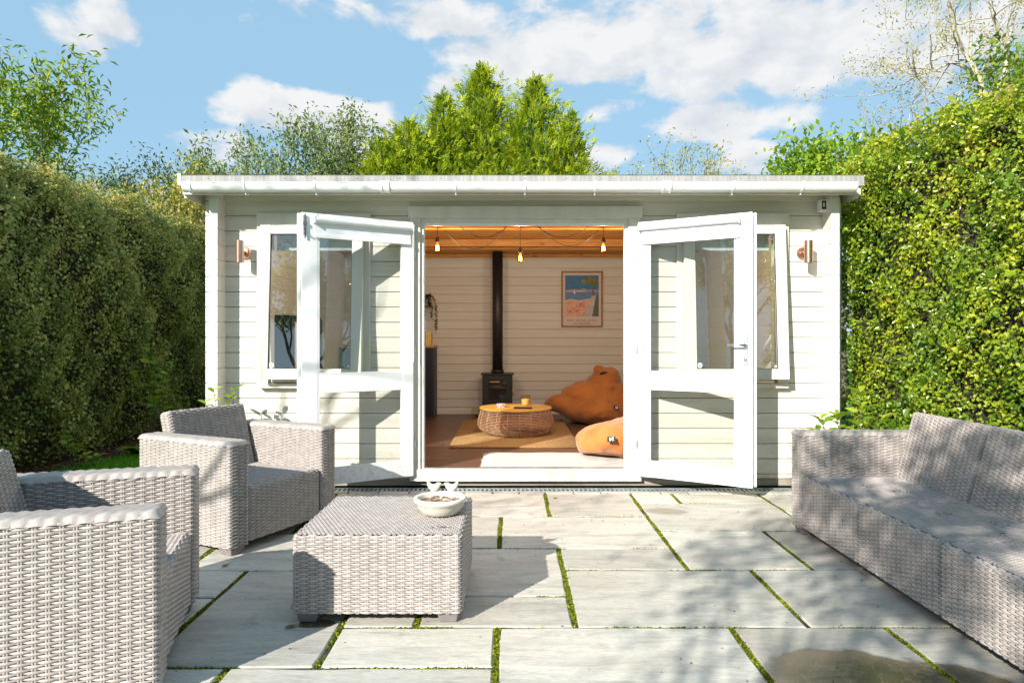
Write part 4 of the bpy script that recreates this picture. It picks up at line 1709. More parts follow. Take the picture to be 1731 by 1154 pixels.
MT['tin'] = mat('patterned tin', (.55, .12, .10), (.7, .66, .6), 60, .4, contrast=(.48, .52))
MB().lathe([(0, 0), (.050, 0), (.052, .003), (.052, .022), (0, .022)], n=28).build('base', MT['tin'], o)
MB().lathe([(0, .0225), (.054, .0225), (.054, .034), (.050, .037), (0, .037)], n=28).build('lid', MT['tin'], o)
o = thing('remote_control', 'black remote control lying on the round table', 'remote', (.115, 6.98, tz), radians(-8))
MB().box(-.095, .095, -.022, .022, 0, .016).build('body', MT['black'], o, bevel=.006)
mb = MB()
for k in range(6):
    mb.box(-.08 + k * .025, -.068 + k * .025, -.010, .010, .0162, .0185)
mb.build('buttons', MT['foot'], o)

# bean bags
tex = bpy.data.textures.new('cloth folds', 'CLOUDS')
tex.noise_scale = .28
tex.noise_depth = 2
tex2 = bpy.data.textures.new('cloth creases', 'MARBLE')
tex2.noise_scale = .22
tex2.turbulence = 9
tex2.noise_depth = 2


def blob_mesh(name, blobs, parent, folds=.035, vox=.018):
    import bmesh
    bm = bmesh.new()
    for (c, r, rot) in blobs:
        M = T_(c) @ Matrix.Rotation(rot, 4, 'Y') @ Matrix.Diagonal((*r, 1))
        bmesh.ops.create_icosphere(bm, subdivisions=3, radius=1, matrix=M)
    for v in bm.verts:
        if v.co.z < .0:
            v.co.z *= .08
    me = bpy.data.meshes.new(name)
    bm.to_mesh(me)
    bm.free()
    o = link(name, me, MT['bean'], parent)
    rm = o.modifiers.new('r', 'REMESH')
    rm.mode = 'VOXEL'
    rm.voxel_size = vox
    rm.use_smooth_shade = True
    s = o.modifiers.new('s', 'SMOOTH')
    s.factor = .6
    s.iterations = 7
    d = o.modifiers.new('d', 'DISPLACE')
    d.texture = tex
    d.texture_coords = 'GLOBAL'
    d.strength = folds
    d.mid_level = .5
    d2 = o.modifiers.new('d2', 'DISPLACE')
    d2.texture = tex2
    d2.texture_coords = 'GLOBAL'
    d2.strength = folds * .55
    d2.mid_level = .5
    s2 = o.modifiers.new('s2', 'SMOOTH')
    s2.factor = .5
    s2.iterations = 2
    return o


def bean_tag(parent, M):
    MB(M).box(-.034, .034, -.0035, .0035, -.024, .024).build('patch', MT['tag'], parent, bevel=.002)
    # little white standing animal mark
    poly = [(-.012, -.014), (-.005, -.014), (-.003, -.004), (.005, -.005), (.007, -.014), (.013, -.014), (.012, .002), (.016, .012), (.008, .014), (.002, .008), (-.008, .008), (-.014, .013)]
    MB(M).prism([(a * 1.2, b * 1.2) for a, b in poly], -.0050, -.0037).build('patch_mark', MT['tagmark'], parent)


b1 = thing('bean_bag', 'large rust orange slouchy bean bag in the far right corner behind the rug', 'bean bag', (1.02, 8.22, FZ), group='orange suede bean bags')
blob_mesh('bag', [((0, 0, .17), (.46, .42, .20), 0), ((.05, .02, .27), (.37, .36, .18), .12), ((-.28, .0, .20), (.32, .26, .14), .18), ((-.50, .0, .20), (.13, .12, .075), .2), ((.04, .04, .38), (.33, .30, .12), .22), ((.11, .03, .46), (.27, .26, .05), .1), ((.12, .03, .53), (.22, .21, .09), -.05),
                  ((.14, .0, .58), (.17, .15, .10), -.15), ((.05, .0, .635), (.075, .07, .075), -.2), ((.19, .0, .625), (.08, .07, .065), .3), ((.32, 0, .26), (.24, .3, .22), .1), ((-.12, .0, .30), (.30, .27, .13), .3)], b1, .026)
bean_tag(b1, T_((.20, -.405, .22)) @ Matrix.Rotation(radians(18), 4, 'Z') @ Matrix.Rotation(radians(26), 4, 'Y') @ Matrix.Rotation(radians(-25), 4, 'X'))
MB(T_((.085, -.115, .605))).tube([(-.035, 0, -.006), (0, -.02, .010), (.05, -.01, .014)], [.012, .016, .007], 10).build('grab_handle', MT['tag'], b1, smooth=True)
MB(T_((.24, -.055, .625))).lathe([(0, 0), (.009, 0), (0, .006)], n=8).build('eyelet', MT['tag'], b1)

b2 = thing('bean_bag', 'sunlit orange bean bag just inside the right side of the doorway', 'bean bag', (1.18, 5.92, FZ), group='orange suede bean bags')
blob_mesh('bag', [((.1, 0, .17), (.48, .40, .19), 0), ((-.25, -.05, .15), (.38, .33, .155), -.1), ((-.48, -.06, .10), (.14, .2, .095), 0), ((-.08, -.0, .27), (.30, .28, .10), -.28), ((.12, 0, .36), (.32, .28, .2), -.2), ((.25, 0, .55), (.22, .2, .18), 0)], b2, .05)
bean_tag(b2, T_((-.36, -.405, .20)) @ Matrix.Rotation(radians(-12), 4, 'Z') @ Matrix.Rotation(radians(-4), 4, 'Y') @ Matrix.Rotation(radians(-34), 4, 'X'))
gs = thing('green_stool', 'edge of a sage green cabinet behind the far bean bag', 'side table', (1.72, 8.55, FZ))
MB().box(-.17, .25, -.2, .2, 0, .56).build('body', MT['green'], gs, bevel=.004)
MB().box(-.20, .28, -.23, .23, .5605, .585).build('top', MT['green'], gs, bevel=.004)

# ================================================================== PATIO FURNITURE
BZ = .042


def foot(x, y, parent, w=.10):
    mb = MB()
    a, b = w / 2, w / 2 - .010
    mb.add([(x - b, y - b, 0), (x + b, y - b, 0), (x + b, y + b, 0), (x - b, y + b, 0), (x - a, y - a, BZ + .004), (x + a, y - a, BZ + .004), (x + a, y + a, BZ + .004), (x - a, y + a, BZ + .004)],
           [(0, 3, 2, 1), (4, 5, 6, 7), (0, 1, 5, 4), (1, 2, 6, 5), (2, 3, 7, 6), (3, 0, 4, 7)])
    mb.build('foot', MT['foot'], parent, bevel=.006)


def seat_set(root, total, nseat, D=.73):
    """front at y=-D/2, arms at both ends; built round the origin"""
    AW = .13
    inner = total - 2 * AW
    for sx in (-1, 1):
        woven_box('armrest', AW, D, .605 - BZ, T_((sx * (total - AW) / 2, 0, BZ)), root, wavy=.005, top_dir='x')
        for sy in (-1, 1):
            foot(sx * (total - AW) / 2, sy * (D / 2 - .062), root)
    w = inner / nseat
    SH = .345
    for k in range(nseat):
        xc = -inner / 2 + w * (k + .5)
        woven_box('seat', w - .003, D - .03, SH - BZ - .008, T_((xc, -.004 + .004, BZ + .008)), root, r=.02, top_dir='y')
        bh = .42
        M = T_((xc, .222, SH - .035)) @ Matrix.Rotation(radians(-15), 4, 'X')
        woven_box('backrest', w - .004, .085, bh, M, root, r=.02, top_dir='x')
    MB().box(-inner / 2 + .004, inner / 2 - .004, D / 2 - .045, D / 2 - .018, BZ + .01, .55).build('back_panel', MT['rattan_core'], root)
    for k in range(1, nseat):
        MB().box(-inner / 2 + w * k - .03, -inner / 2 + w * k + .03, -.28, -.22, 0, BZ + .005).build('foot', MT['tag'], root)


chair = thing('wicker_armchair', 'taupe woven armchair in the left foreground, cut by the photo edge', 'armchair', group='taupe woven armchairs')
seat_set(chair, .83, 1)
# local front is -y: facing direction angle a -> rotation a+90deg


def place(o, corner, face_deg, D, total, which):
    """put the front corner (which=-1: local -x end, +1: local +x end) at a world point"""
    rz = radians(face_deg + 90)
    c = Vector((which * total / 2, -D / 2, 0))
    off = Matrix.Rotation(rz, 3, 'Z') @ c
    o.location = (corner[0] - off.x, corner[1] - off.y, 0)
    o.rotation_euler = (0, 0, rz)


chair2 = copy_tree(chair)
chair2['label'] = 'taupe woven armchair turned towards the table in front of the left window'
place(chair, (-1.120, 2.12), 17.0, .73, .83, -1)
place(chair2, (-1.475, 3.50), -25.5, .73, .83, -1)
sofa = thing('wicker_sofa', 'long taupe woven sofa with three seats along the right hedge', 'sofa', (1.68 + .365, (4.03 + 1.895) / 2, 0), radians(-90))
seat_set(sofa, 4.03 - 1.895, 3)

tbl = thing('wicker_coffee_table', 'square low taupe woven table holding the bird dish', 'table', (-.544, 3.03, 0))
woven_box('table_body', .684, .68, .356 - BZ, T_((0, 0, BZ)), tbl, r=.02, rt=.014, top_dir='y')
for sx in (-1, 1):
    for sy in (-1, 1):
        foot(sx * .285, sy * .285, tbl, .09)

# bird dish
bz = .3605
bd = thing('bird_dish', 'cream ceramic bird bath dish with two little birds on its rim', 'dish', (-.325, 3.03, bz))
MB().lathe([(0, 0), (.072, 0), (.082, .004), (.090, .014), (.104, .034), (.109, .050), (.118, .056), (.120, .066), (.117, .073), (.108, .075), (.100, .070), (.095, .060), (.086, .040), (.06, .026), (0, .022)], n=48).build('bowl', MT['ceramic'], bd, smooth=True)
MB().lathe([(.097, .0525), (.085, .0535), (.0, .0535)], n=40, cap=False).build('water', MT['waterdish'], bd, smooth=True)
rr_ = random.Random(12)
mb = MB()
for k in range(150):
    a = rr_.uniform(0, 2 * pi)
    q = rr_.uniform(.055, .094) if k < 120 else rr_.uniform(0, .05)
    c = Vector((q * cos(a), q * sin(a), .054))
    s_ = rr_.uniform(.006, .016)
    mb.add([c + Vector((rr_.uniform(-s_, s_), rr_.uniform(-s_, s_), 0)) for _ in range(3)] + [c + Vector((0, 0, s_ * .4))], [(0, 1, 3), (1, 2, 3), (2, 0, 3)])
o = mb.build('sediment', MT['mud'], bd)
for (sx, face) in ((-.041, 1), (.041, -1)):
    # face=+1 looks right (towards the other bird)
    M = T_((sx, .108, .074))
    f_ = face
    b = MB(M)
    b.tube([(-.030 * f_, 0, .047), (-.026 * f_, 0, .038), (-.018 * f_, 0, .024), (-.006 * f_, 0, .016), (.008 * f_, 0, .017), (.017 * f_, 0, .026), (.022 * f_, 0, .032), (.029 * f_, 0, .035), (.036 * f_, 0, .035)],
           [.004, .008, .013, .0185, .0185, .0135, .0115, .006, .001], 14)
    b.tube([(0, 0, 0), (0, 0, .010)], .010, 10)
    b.build('bird', MT['ceramic'], bd, smooth=True)
# crumbs and dead leaves


def dead_leaf(x, y, z, s, rz, label):
    mb = MB()
    pts = [(0, 0, 0), (.3, .22, .10), (.6, .24, .05), (1, 0, .16), (.6, -.20, .12), (.3, -.2, .02), (.5, 0, -.02)]
    ca, sa = cos(rz), sin(rz)
    mb.add([((a * ca - b * sa) * s, (a * sa + b * ca) * s, c * s * .8 + .004) for a, b, c in pts], [(0, 5, 6), (0, 6, 1), (1, 6, 2), (2, 6, 3), (3, 6, 4), (4, 6, 5)])
    o = mb.build('dead_leaf', MT['deadleaf'])
    o.location = (x, y, z)
    o.modifiers.new('s', 'SOLIDIFY').thickness = .0008
    tag(o, label, 'leaf')
    return o


dead_leaf(-.905, 2.655, .001, .055, .2, 'curled brown dead leaf on the slabs by the left front foot of the table')
dead_leaf(-1.46, 3.36, .001, .05, .9, 'brown leaf on the slab by the far armchair foot')
dead_leaf(.295, 4.80, .001, .04, .4, 'small brown leaf on the slabs near the drain')
n = 420
P = np.stack([rng.uniform(-2.4, 2.4, n), 4.96 - 3.1 * rng.random(n) ** 1.6, np.full(n, .002)], 1)
o = leaves('patio_debris', P, np.concatenate([rng.normal(size=(n, 2)), np.zeros((n, 1))], 1), np.array([[0, 0, 1.]]) + rng.normal(size=(n, 3)) * .15, rng.uniform(.004, .016, n), rng.random(n), MT['litter'], None, .6)
tag(o, 'tiny dark bits of leaf and grit scattered over the patio slabs', 'debris', kind='stuff')
for (x, y, k) in ((-.30, 2.80, 10), (1.95, 3.05, 9), (2.10, 2.90, 12), (1.98, 2.72, 8), (2.05, 3.5, 7), (1.9, 3.62, 6)):
    mb = MB()
    for q in range(k):
        c = Vector((x + rr_.gauss(0, .022), y + rr_.gauss(0, .022), .0))
        s_ = rr_.uniform(.003, .008)
        c.z = .3605 if x < 0 else .350
        mb.add([c + Vector((rr_.uniform(-s_, s_) * 1.6, rr_.uniform(-s_, s_) * 1.6, 0)) for _ in range(3)] + [c + Vector((0, 0, s_ * .7))], [(0, 1, 3), (1, 2, 3), (2, 0, 3)])
    o = mb.build('leaf_crumbs', MT['deadleaf'])
    tag(o, 'scattered brown crumbs of dead leaf on the woven ' + ('table top' if x < 0 else 'sofa seat'), 'debris', 'leaf crumbs on the furniture', 'stuff')

# ================================================================== HEDGES
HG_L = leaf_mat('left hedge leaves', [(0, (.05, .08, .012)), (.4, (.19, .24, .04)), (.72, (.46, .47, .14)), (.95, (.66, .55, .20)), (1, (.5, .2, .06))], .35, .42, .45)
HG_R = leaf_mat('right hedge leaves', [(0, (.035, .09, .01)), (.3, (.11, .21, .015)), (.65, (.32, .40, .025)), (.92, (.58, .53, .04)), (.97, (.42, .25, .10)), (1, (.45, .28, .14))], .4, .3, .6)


def hedge(name, label, faces, m, dens, size, core_boxes, tintshift=0, extra=None, ratio=.6, amp=.10, zt=.0):
    """faces: (origin, uvec, vvec, normal) rectangles"""
    h = thing(name, label, 'hedge', tuple(Vector(faces[0][0]).xy) + (0,), 0, None, True)
    Ps, Ts, Ns, tt = [], [], [], []
    for (o, u, v, nn, dm) in faces:
        o, u, v, nn = map(np.array, (o, u, v, nn))
        area = np.linalg.norm(u) * np.linalg.norm(v)
        n = int(area * dens * dm)
        a, b = rng.random(n), rng.random(n)
        lu, lv = np.linalg.norm(u), np.linalg.norm(v)
        bulge = lump(a * lu * 1.5 + o[0] * 3, b * lv * 1.5 + o[1], 1.3) * amp
        depth = np.abs(rng.normal(size=n)) * .10
        edge = np.minimum(np.minimum(a, 1 - a) * lu, np.minimum(b, 1 - b) * lv)
        rnd_ = np.where(edge < .12, (.12 - edge) * .7, 0)
        stick = (rng.random(n) < .05) * rng.random(n) * .12
        cl_ = lump(a * lu * 4.1 + 2, b * lv * 4.3 + 1)
        keep_ = (cl_ + rng.normal(size=n) * .35) > -.55
        P = o + a[:, None] * u + b[:, None] * v + nn * (bulge - depth - rnd_ + stick)[:, None]
        N_ = unit(nn * 1.0 + rng.normal(size=(n, 3)) * .75 + np.array([0, 0, .35]))
        Ps.append(P[keep_])
        Ns.append(N_[keep_])
        Ts.append(np.cross(N_, rng.normal(size=(n, 3)))[keep_])
        clump = lump(a * lu * 3 + 5, b * lv * 3, 1.0)
        tt.append(np.clip(.5 + clump * .20 + rng.normal(size=n) * .14 + zt * np.maximum(P[:, 2] - 1.5, -.6) + tintshift - depth * .8, 0, 1)[keep_])  # paler towards the top: sunlit tips put into the tint; deeper leaves darker
    P = np.concatenate(Ps)
    n = len(P)
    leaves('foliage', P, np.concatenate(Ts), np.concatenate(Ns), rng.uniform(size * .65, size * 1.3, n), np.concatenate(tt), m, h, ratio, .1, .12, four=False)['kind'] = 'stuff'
    # broader, older leaves scattered over the face
    n2 = min(len(P) // 45, 1500)
    ii = rng.choice(len(P), n2, replace=False)
    leaves('broad_leaves', P[ii] + np.concatenate(Ns)[ii] * .03, rng.normal(size=(n2, 3)), np.concatenate(Ns)[ii] + rng.normal(size=(n2, 3)) * .4, rng.uniform(size * 1.5, size * 2.5, n2), np.clip(rng.normal(size=n2) * .15 + .3, 0, 1), m, h, .62, .1, .15, True)['kind'] = 'stuff'
    mb = MB()
    for c in core_boxes:
        mb.box(*c) if len(c) == 6 else mb.add(*c)
    mb.build('hedge_filler', MT['hedgecore'], h)  # solid dark block added inside the hedge to block light
    # twigs
    mb = MB()
    k = 0
    for (o, u, v, nn, dm) in faces:
        o, u, v, nn = map(Vector, (o, u, v, nn))
        for _ in range(int(u.length * v.length * 9)):
            a, b = R.random(), R.random()
            p = o + u * a + v * b - nn * .12
            d = (nn * R.uniform(.6, 1.2) + Vector((R.gauss(0, .7), R.gauss(0, .7), R.gauss(.3, .6)))).normalized()
            ln = R.uniform(.12, .28)
            mb.tube([p, p + d * ln * .5 + Vector((0, 0, .01)), p + d * ln], [.004, .003, .0015], 4, False)
    mb.build('twigs', MT['bark'], h)['kind'] = 'stuff'
    return h


hx = -4.20
hedge('clipped_hedge', 'tall clipped dark green hedge on the left, in shade, sunlit along its top',
      [((hx, 4.1, .02), (0, 7.4, 0), (0, 0, 2.46), (1, 0, 0), 1.0), ((hx, 4.1, 2.46), (0, 7.4, 0), (-.32, 0, .36), (.75, 0, .66), 1.25),
       ((hx - 1.0, 4.1, 2.82), (.70, 0, 0), (0, 7.4, 0), (0, 0, 1), 1.0),
       ((hx - 1.0, 4.08, .2), (1.0, 0, 0), (0, 0, 2.4), (0, -1, 0), .5)],
      HG_L, 4600, .033, [(hx - .95, hx - .24, 4.2, 11.4, -.08, 2.40), (hx - .95, hx - .50, 4.2, 11.4, 2.3, 2.68)], amp=.13, ratio=.75, zt=.16)
# right hedge runs obliquely beside the sofa
a = Vector((3.42, 1.3, 0))
b = Vector((2.66, 5.55, 0))
u = b - a
nn = Vector((-u.y, u.x, 0)).normalized()
q = a - nn * .20
q2 = b - nn * .17 - u.normalized() * .02
ht = 2.62
core = ([(q.x, q.y, .05), (q2.x, q2.y, .05), (q2.x + 1.4, q2.y, .05), (q.x + 1.4, q.y, .05),
         (q.x, q.y, ht + .1), (q2.x, q2.y, ht - .2), (q2.x + 1.4, q2.y, ht - .2), (q.x + 1.4, q.y, ht + .1)],
        [(0, 3, 2, 1), (4, 5, 6, 7), (0, 1, 5, 4), (1, 2, 6, 5), (2, 3, 7, 6), (3, 0, 4, 7)])
hedge('clipped_hedge', 'bright sunlit yellow-green hedge on the right behind the sofa',
      [(tuple(a + Vector((0, 0, .12))), tuple(u + Vector((0, 0, -.2))), (0, 0, 2.74), tuple(nn), 1.0),
       (tuple(a + Vector((0, 0, ht + .22))), tuple(u + Vector((0, 0, -.2))), (1.2, 0, .12), (0, 0, 1), .8),
       ((2.66, 5.56, .1), (1.2, 0, 0), (0, 0, 2.5), (0, 1, 0), .3)],
      HG_R, 7600, .031, [core], tintshift=.05, amp=.13, ratio=.62, zt=.09)

# ================================================================== TREES


def branchy(start, d, ln, rad, depth, mb, tips, rnd, spread=.55, up=.15, nk=(2, 3), shrink=.72, sides=6, minr=.004, curve=.12):
    p = Vector(start)
    d = Vector(d).normalized()
    pts, rads = [p.copy()], [rad]
    n = 4
    for i in range(n):
        d = (d + Vector((rnd.gauss(0, curve), rnd.gauss(0, curve), rnd.gauss(0, curve) + up * .3))).normalized()
        p = p + d * ln / n
        pts.append(p.copy())
        rads.append(max(minr, rad * (1 - .45 * (i + 1) / n)))
        if depth <= 1:
            tips.append((p.copy(), d.copy()))
    mb.tube(pts, rads, sides if depth > 1 else 4, False)
    if depth <= 0:
        tips.append((p, d))
        return
    for k in range(rnd.randint(*nk)):
        ax = Vector((rnd.gauss(0, 1), rnd.gauss(0, 1), rnd.gauss(0, 1)))
        ax = (ax - d * ax.dot(d)).normalized()
        nd = (d + ax * spread * rnd.uniform(.6, 1.3) + Vector((0, 0, up))).normalized()
        i = n if k == 0 else rnd.randint(2, n)
        branchy(pts[i], nd, ln * shrink * rnd.uniform(.8, 1.15), rads[i] * .75, depth - 1, mb, tips, rnd, spread, up, nk, shrink, sides, minr, curve)


def leafy_tree(name, label, base, ht, depth, m, per_tip, size, seed, spread=.55, up=.15, trunk_r=.08, cluster=.18, group=None, bark='bark', dirs=None,
               nk=(2, 3), shrink=.72, ratio=.5, tint=0, droop=0, trunk_h=.35, cat='tree'):
    rnd = random.Random(seed)
    g2 = np.random.default_rng(seed)
    t = thing(name, label, cat, base, 0, group)
    mb = MB()
    tips = []
    th = ht * trunk_h
    mb.tube([(0, 0, -.05), (.02, 0, th * .5), (0, .02, th)], [trunk_r, trunk_r * .85, trunk_r * .7], 8, False)
    for d in (dirs or [(.3, .1, 1), (-.5, .2, .9), (.1, -.5, 1), (.6, -.2, .7)]):
        branchy((0, .02, th), d, (ht - th) * .42, trunk_r * .6, depth, mb, tips, rnd, spread, up, nk, shrink)
    zs = max(v.z for v in mb.v)
    ks = ht / zs
    mb.v = [v * ks for v in mb.v]
    tips = [(p * ks, d) for p, d in tips]
    mb.build('trunk', MT[bark], t, smooth=True)
    if per_tip:
        C = np.array([tuple(p) for p, _ in tips])
        D = np.array([tuple(d) for _, d in tips])
        C = np.repeat(C, per_tip, 0)
        D = np.repeat(D, per_tip, 0)
        n = len(C)
        P = C + g2.normal(size=(n, 3)) * cluster * .5
        T = unit(D * .6 + g2.normal(size=(n, 3)) * .7 + np.array([0, 0, -droop]))
        N_ = g2.normal(size=(n, 3)) * .6 + np.array([0, -.2, 1])
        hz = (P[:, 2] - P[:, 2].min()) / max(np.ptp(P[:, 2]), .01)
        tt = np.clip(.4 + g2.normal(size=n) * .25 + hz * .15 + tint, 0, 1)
        leaves('crown', P, T, N_, g2.uniform(size * .6, size * 1.3, n), tt, m, t, ratio)
    return t


LG = leaf_mat('mid green leaves', [(0, (.06, .13, .012)), (.6, (.19, .30, .025)), (1, (.45, .42, .06))], .45, .42)
LSH = leaf_mat('thick dark leaves', [(0, (.03, .06, .01)), (1, (.10, .16, .02))], .06, .4)
LY_ = leaf_mat('yellowing leaves', [(0, (.18, .20, .03)), (.5, (.42, .38, .07)), (1, (.62, .50, .14))], .45, .5)
LD = leaf_mat('grey green leaves', [(0, (.07, .11, .03)), (.6, (.20, .27, .08)), (1, (.42, .43, .16))], .4, .45)
LC = leaf_mat('conifer fronds', [(0, (.035, .08, .010)), (.4, (.13, .23, .012)), (1, (.46, .50, .02))], .4, .55, .3)
LP = leaf_mat('fresh shrub leaves', [(0, (.09, .20, .012)), (.6, (.25, .38, .025)), (1, (.45, .50, .05))], .45, .35, .5)


def conifer(name, label, px, pytop, Y, zbase, rbase, seed, n_spray, lean=0, power=.8):
    g2 = np.random.default_rng(seed)
    c = PX(px, pytop, Y)
    t = thing(name, label, 'conifer', (c.x, Y, -.03), 0, 'evergreen conifers behind the garden room')
    H = c.z + .03
    MB().tube([(0, 0, 0), (0, 0, H * .5), (lean, 0, H - .15)], [.16, .10, .015], 8, False).build('trunk', MT['bark'], t, smooth=True)
    # dense inner foliage, then sprays on the cone surface, lumpy
    ni, na = 14, 18
    cv = []
    for i in range(ni + 1):
        hh = i / ni
        zz = H - .45 - (H - .45 - zbase) * hh
        for q in range(na):
            an = 2 * pi * q / na
            r_ = rbase * hh ** power * (.52 + .12 * sin(an * 3 + zz * 3 + seed) + .10 * sin(zz * 8 + q))
            cv.append((lean * (zz / H) + r_ * cos(an), r_ * sin(an) * .9, zz + .08 * sin(q * 2.2 + i)))
    cf = [(i * na + q, i * na + (q + 1) % na, (i + 1) * na + (q + 1) % na, (i + 1) * na + q) for i in range(ni) for q in range(na)]
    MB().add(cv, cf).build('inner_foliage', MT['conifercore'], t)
    k = n_spray
    h = g2.random(k) ** .75
    z = zbase + (H - zbase) * (1 - h)
    ang = g2.uniform(0, 2 * pi, k)
    big = .95 + .24 * np.sin(ang * 3 + z * 2.3 + seed) + .20 * np.sin(ang * 5 - z * 4.1) + .30 * np.sin(z * 8.5 + np.sin(ang * 2) * 2.5 + seed)
    rmax = rbase * np.power(h, power) * big
    rr = rmax * (1 - np.abs(g2.normal(size=k)) * .24)
    stick = (g2.random(k) < .2) * g2.uniform(0, .36, k)
    rr = np.maximum(rr + stick, 0)
    ctr = np.stack([lean * (z / H) + rr * np.cos(ang), rr * np.sin(ang) * .9, z], 1)
    out = np.stack([np.cos(ang), np.sin(ang), .75 + g2.normal(size=k) * .35], 1)
    out = unit(out + g2.normal(size=(k, 3)) * .35)
    side = unit(np.cross(out, g2.normal(size=(k, 3))))
    m = 7
    Ps, Ts, Ns, tt, ss = [], [], [], [], []
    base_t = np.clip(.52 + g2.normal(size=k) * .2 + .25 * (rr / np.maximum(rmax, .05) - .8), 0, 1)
    ln = g2.uniform(.08, .19, k)
    for q in range(m):
        f = q / (m - 1)
        s = (-1) ** q
        Ps.append(ctr + out * (ln * f * .8)[:, None])
        Ts.append(out * .9 + side * s * (.75 * (1 - f)) + np.array([0, 0, -.1]))
        Ns.append(np.cross(out, side) + g2.normal(size=(k, 3)) * .3)
        tt.append(np.clip(base_t + .25 * f + g2.normal(size=k) * .06, 0, 1))
        ss.append(ln * (.62 - .28 * f))
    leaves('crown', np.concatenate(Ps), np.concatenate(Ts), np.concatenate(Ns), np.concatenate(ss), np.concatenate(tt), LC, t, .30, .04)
    return t


conifer('conifer_tree', 'tallest pointed yellow-green conifer behind the middle of the roof', 815, 116, 12.7, 2.0, 2.15, 1, 8200, 0, 1.0)
conifer('conifer_tree', 'pointed conifer just right of the tallest one, behind the roof', 905, 136, 12.4, 2.0, 1.85, 2, 6400, 0, 1.0)
conifer('conifer_tree', 'broad lower conifer at the left of the evergreen clump', 692, 208, 12.0, 1.8, 1.85, 3, 4800, 0, .9)
conifer('conifer_tree', 'small conifer at the far left foot of the evergreen clump', 645, 236, 11.7, 1.8, 1.2, 4, 2500, 0, .85)
conifer('conifer_tree', 'slim conifer between the tall and the broad left conifer', 750, 162, 12.3, 2.0, 1.45, 5, 4200, 0, 1.0)
conifer('conifer_tree', 'small thin topped conifer at the right foot of the clump', 964, 192, 12.0, 1.8, 1.15, 6, 3000, 0, 1.0)


def at(px, Y):
    return ((px - HX) / F * Y, Y, -.03)


def htop(py, Y):
    return CH - (py - HY) / F * Y + .03


leafy_tree('ash_tree', 'tree with long drooping green leaves rising above the left hedge', at(-25, 10.2), htop(90, 10.2), 3, LG, 13, .12, 21, .36, .22, .06, .26, tint=.05, droop=.5, ratio=.32, nk=(2, 3))
leafy_tree('willow_tree', 'airy grey-green tree left of the conifers above the roof', at(472, 13), htop(197, 13), 4, LD, 14, .085, 23, .40, .12, .08, .28, tint=.05, ratio=.4)
leafy_tree('willow_tree', 'shorter airy tree at the left of the roof end', at(415, 12.2), htop(240, 12.2), 3, LD, 14, .085, 24, .6, .1, .06, .25, ratio=.4)
for i, (px, py, Y, lab, m) in enumerate([
        (190, 275, 9.8, 'dark thorny shrub above the left hedge', LD), (245, 268, 10.6, 'slim upright shrub behind the left hedge', LD),
        (285, 285, 10.0, 'pale yellow bush behind the far end of the left hedge', LY_), (330, 292, 10.4, 'light green bush beside the left roof end', LY_),
        (1105, 268, 14.0, 'yellowing bush above the right part of the roof', LY_), (1165, 272, 14.0, 'tawny autumn bush above the roof right of centre', LY_),
        (1225, 284, 14.5, 'low thin bush above the roof near the right end', LY_), (1030, 288, 14.2, 'tip of a small bush right of the conifers', LY_)]):
    leafy_tree('garden_bush', lab, at(px, Y), htop(py, Y), 3, m, 6, .065, 40 + i, .4, .25, .035, .20, group='bushes beyond the garden room', cat='bush', trunk_h=.4)
for i, (px, py, Y, lab) in enumerate([(1350, 272, 10.2, 'green ivy clad shrub above the right end of the roof'), (1425, 252, 9.8, 'dense green shrub where roof meets the right hedge'),
                                      (1500, 232, 9.2, 'green shrub rising behind the right hedge')]):
    leafy_tree('garden_bush', lab, at(px, Y), htop(py, Y), 4, LP, 12, .09, 60 + i, .6, .1, .05, .25, group='leafy shrubs behind the right hedge', cat='bush', ratio=.55, trunk_h=.35)
# pale branched tree, upper right
tr = thing('pale_tree', 'tall half bare tree with pale branches at the upper right', 'tree', at(1690, 9.0), 0, None, True)
mb = MB()
tips = []
rnd = random.Random(77)
limbs = [[(1690, 420), (1685, 280), (1668, 190), (1656, 132), (1632, 90), (1612, 50), (1600, -20)], [(1690, 300), (1695, 200), (1700, 118), (1703, 79), (1680, 30), (1668, -40)], [(1703, 79), (1715, 30), (1740, -30)],
         [(1656, 132), (1630, 112), (1608, 106), (1578, 120), (1552, 128)], [(1685, 240), (1650, 200), (1600, 185), (1560, 205), (1535, 235)], [(1640, 105), (1642, 60), (1640, -10)], [(1700, 150), (1735, 90), (1770, 40)]]
for li, l in enumerate(limbs):
    pts = [PX(x, y, 9.0 + .1 * li + .05 * k) for k, (x, y) in enumerate(l)]
    r0 = .055 if li < 2 else .028
    mb.tube(pts, [r0 * (1 - .7 * k / (len(l) - 1)) for k in range(len(l))], 7, False)
    for k in range(2, len(pts)):
        for _ in range(3):
            branchy(pts[k], (rnd.gauss(-.3, .8), rnd.gauss(0, .6), rnd.gauss(.1, .7)), rnd.uniform(.4, .8), .011, 2, mb, tips, rnd, .6, -.05, (2, 3), .75, 4, .002, .2)
mb.build('trunk', MT['palebark'], tr, smooth=True)
C = np.repeat(np.array([tuple(p) for p, _ in tips]), 2, 0)
n = len(C)
leaves('crown', C + rng.normal(size=(n, 3)) * .06, rng.normal(size=(n, 3)) + np.array([0, 0, -.5]), rdir(n), rng.uniform(.03, .06, n), np.clip(rng.normal(size=n) * .25 + .5, 0, 1), LY_, tr, .35)
leafy_tree('tall_conifer', 'dark green leafy tree top at the upper right photo edge', at(1850, 8.2), htop(10, 8.2), 4, LG, 9, .08, 91, .5, .2, .07, .25)

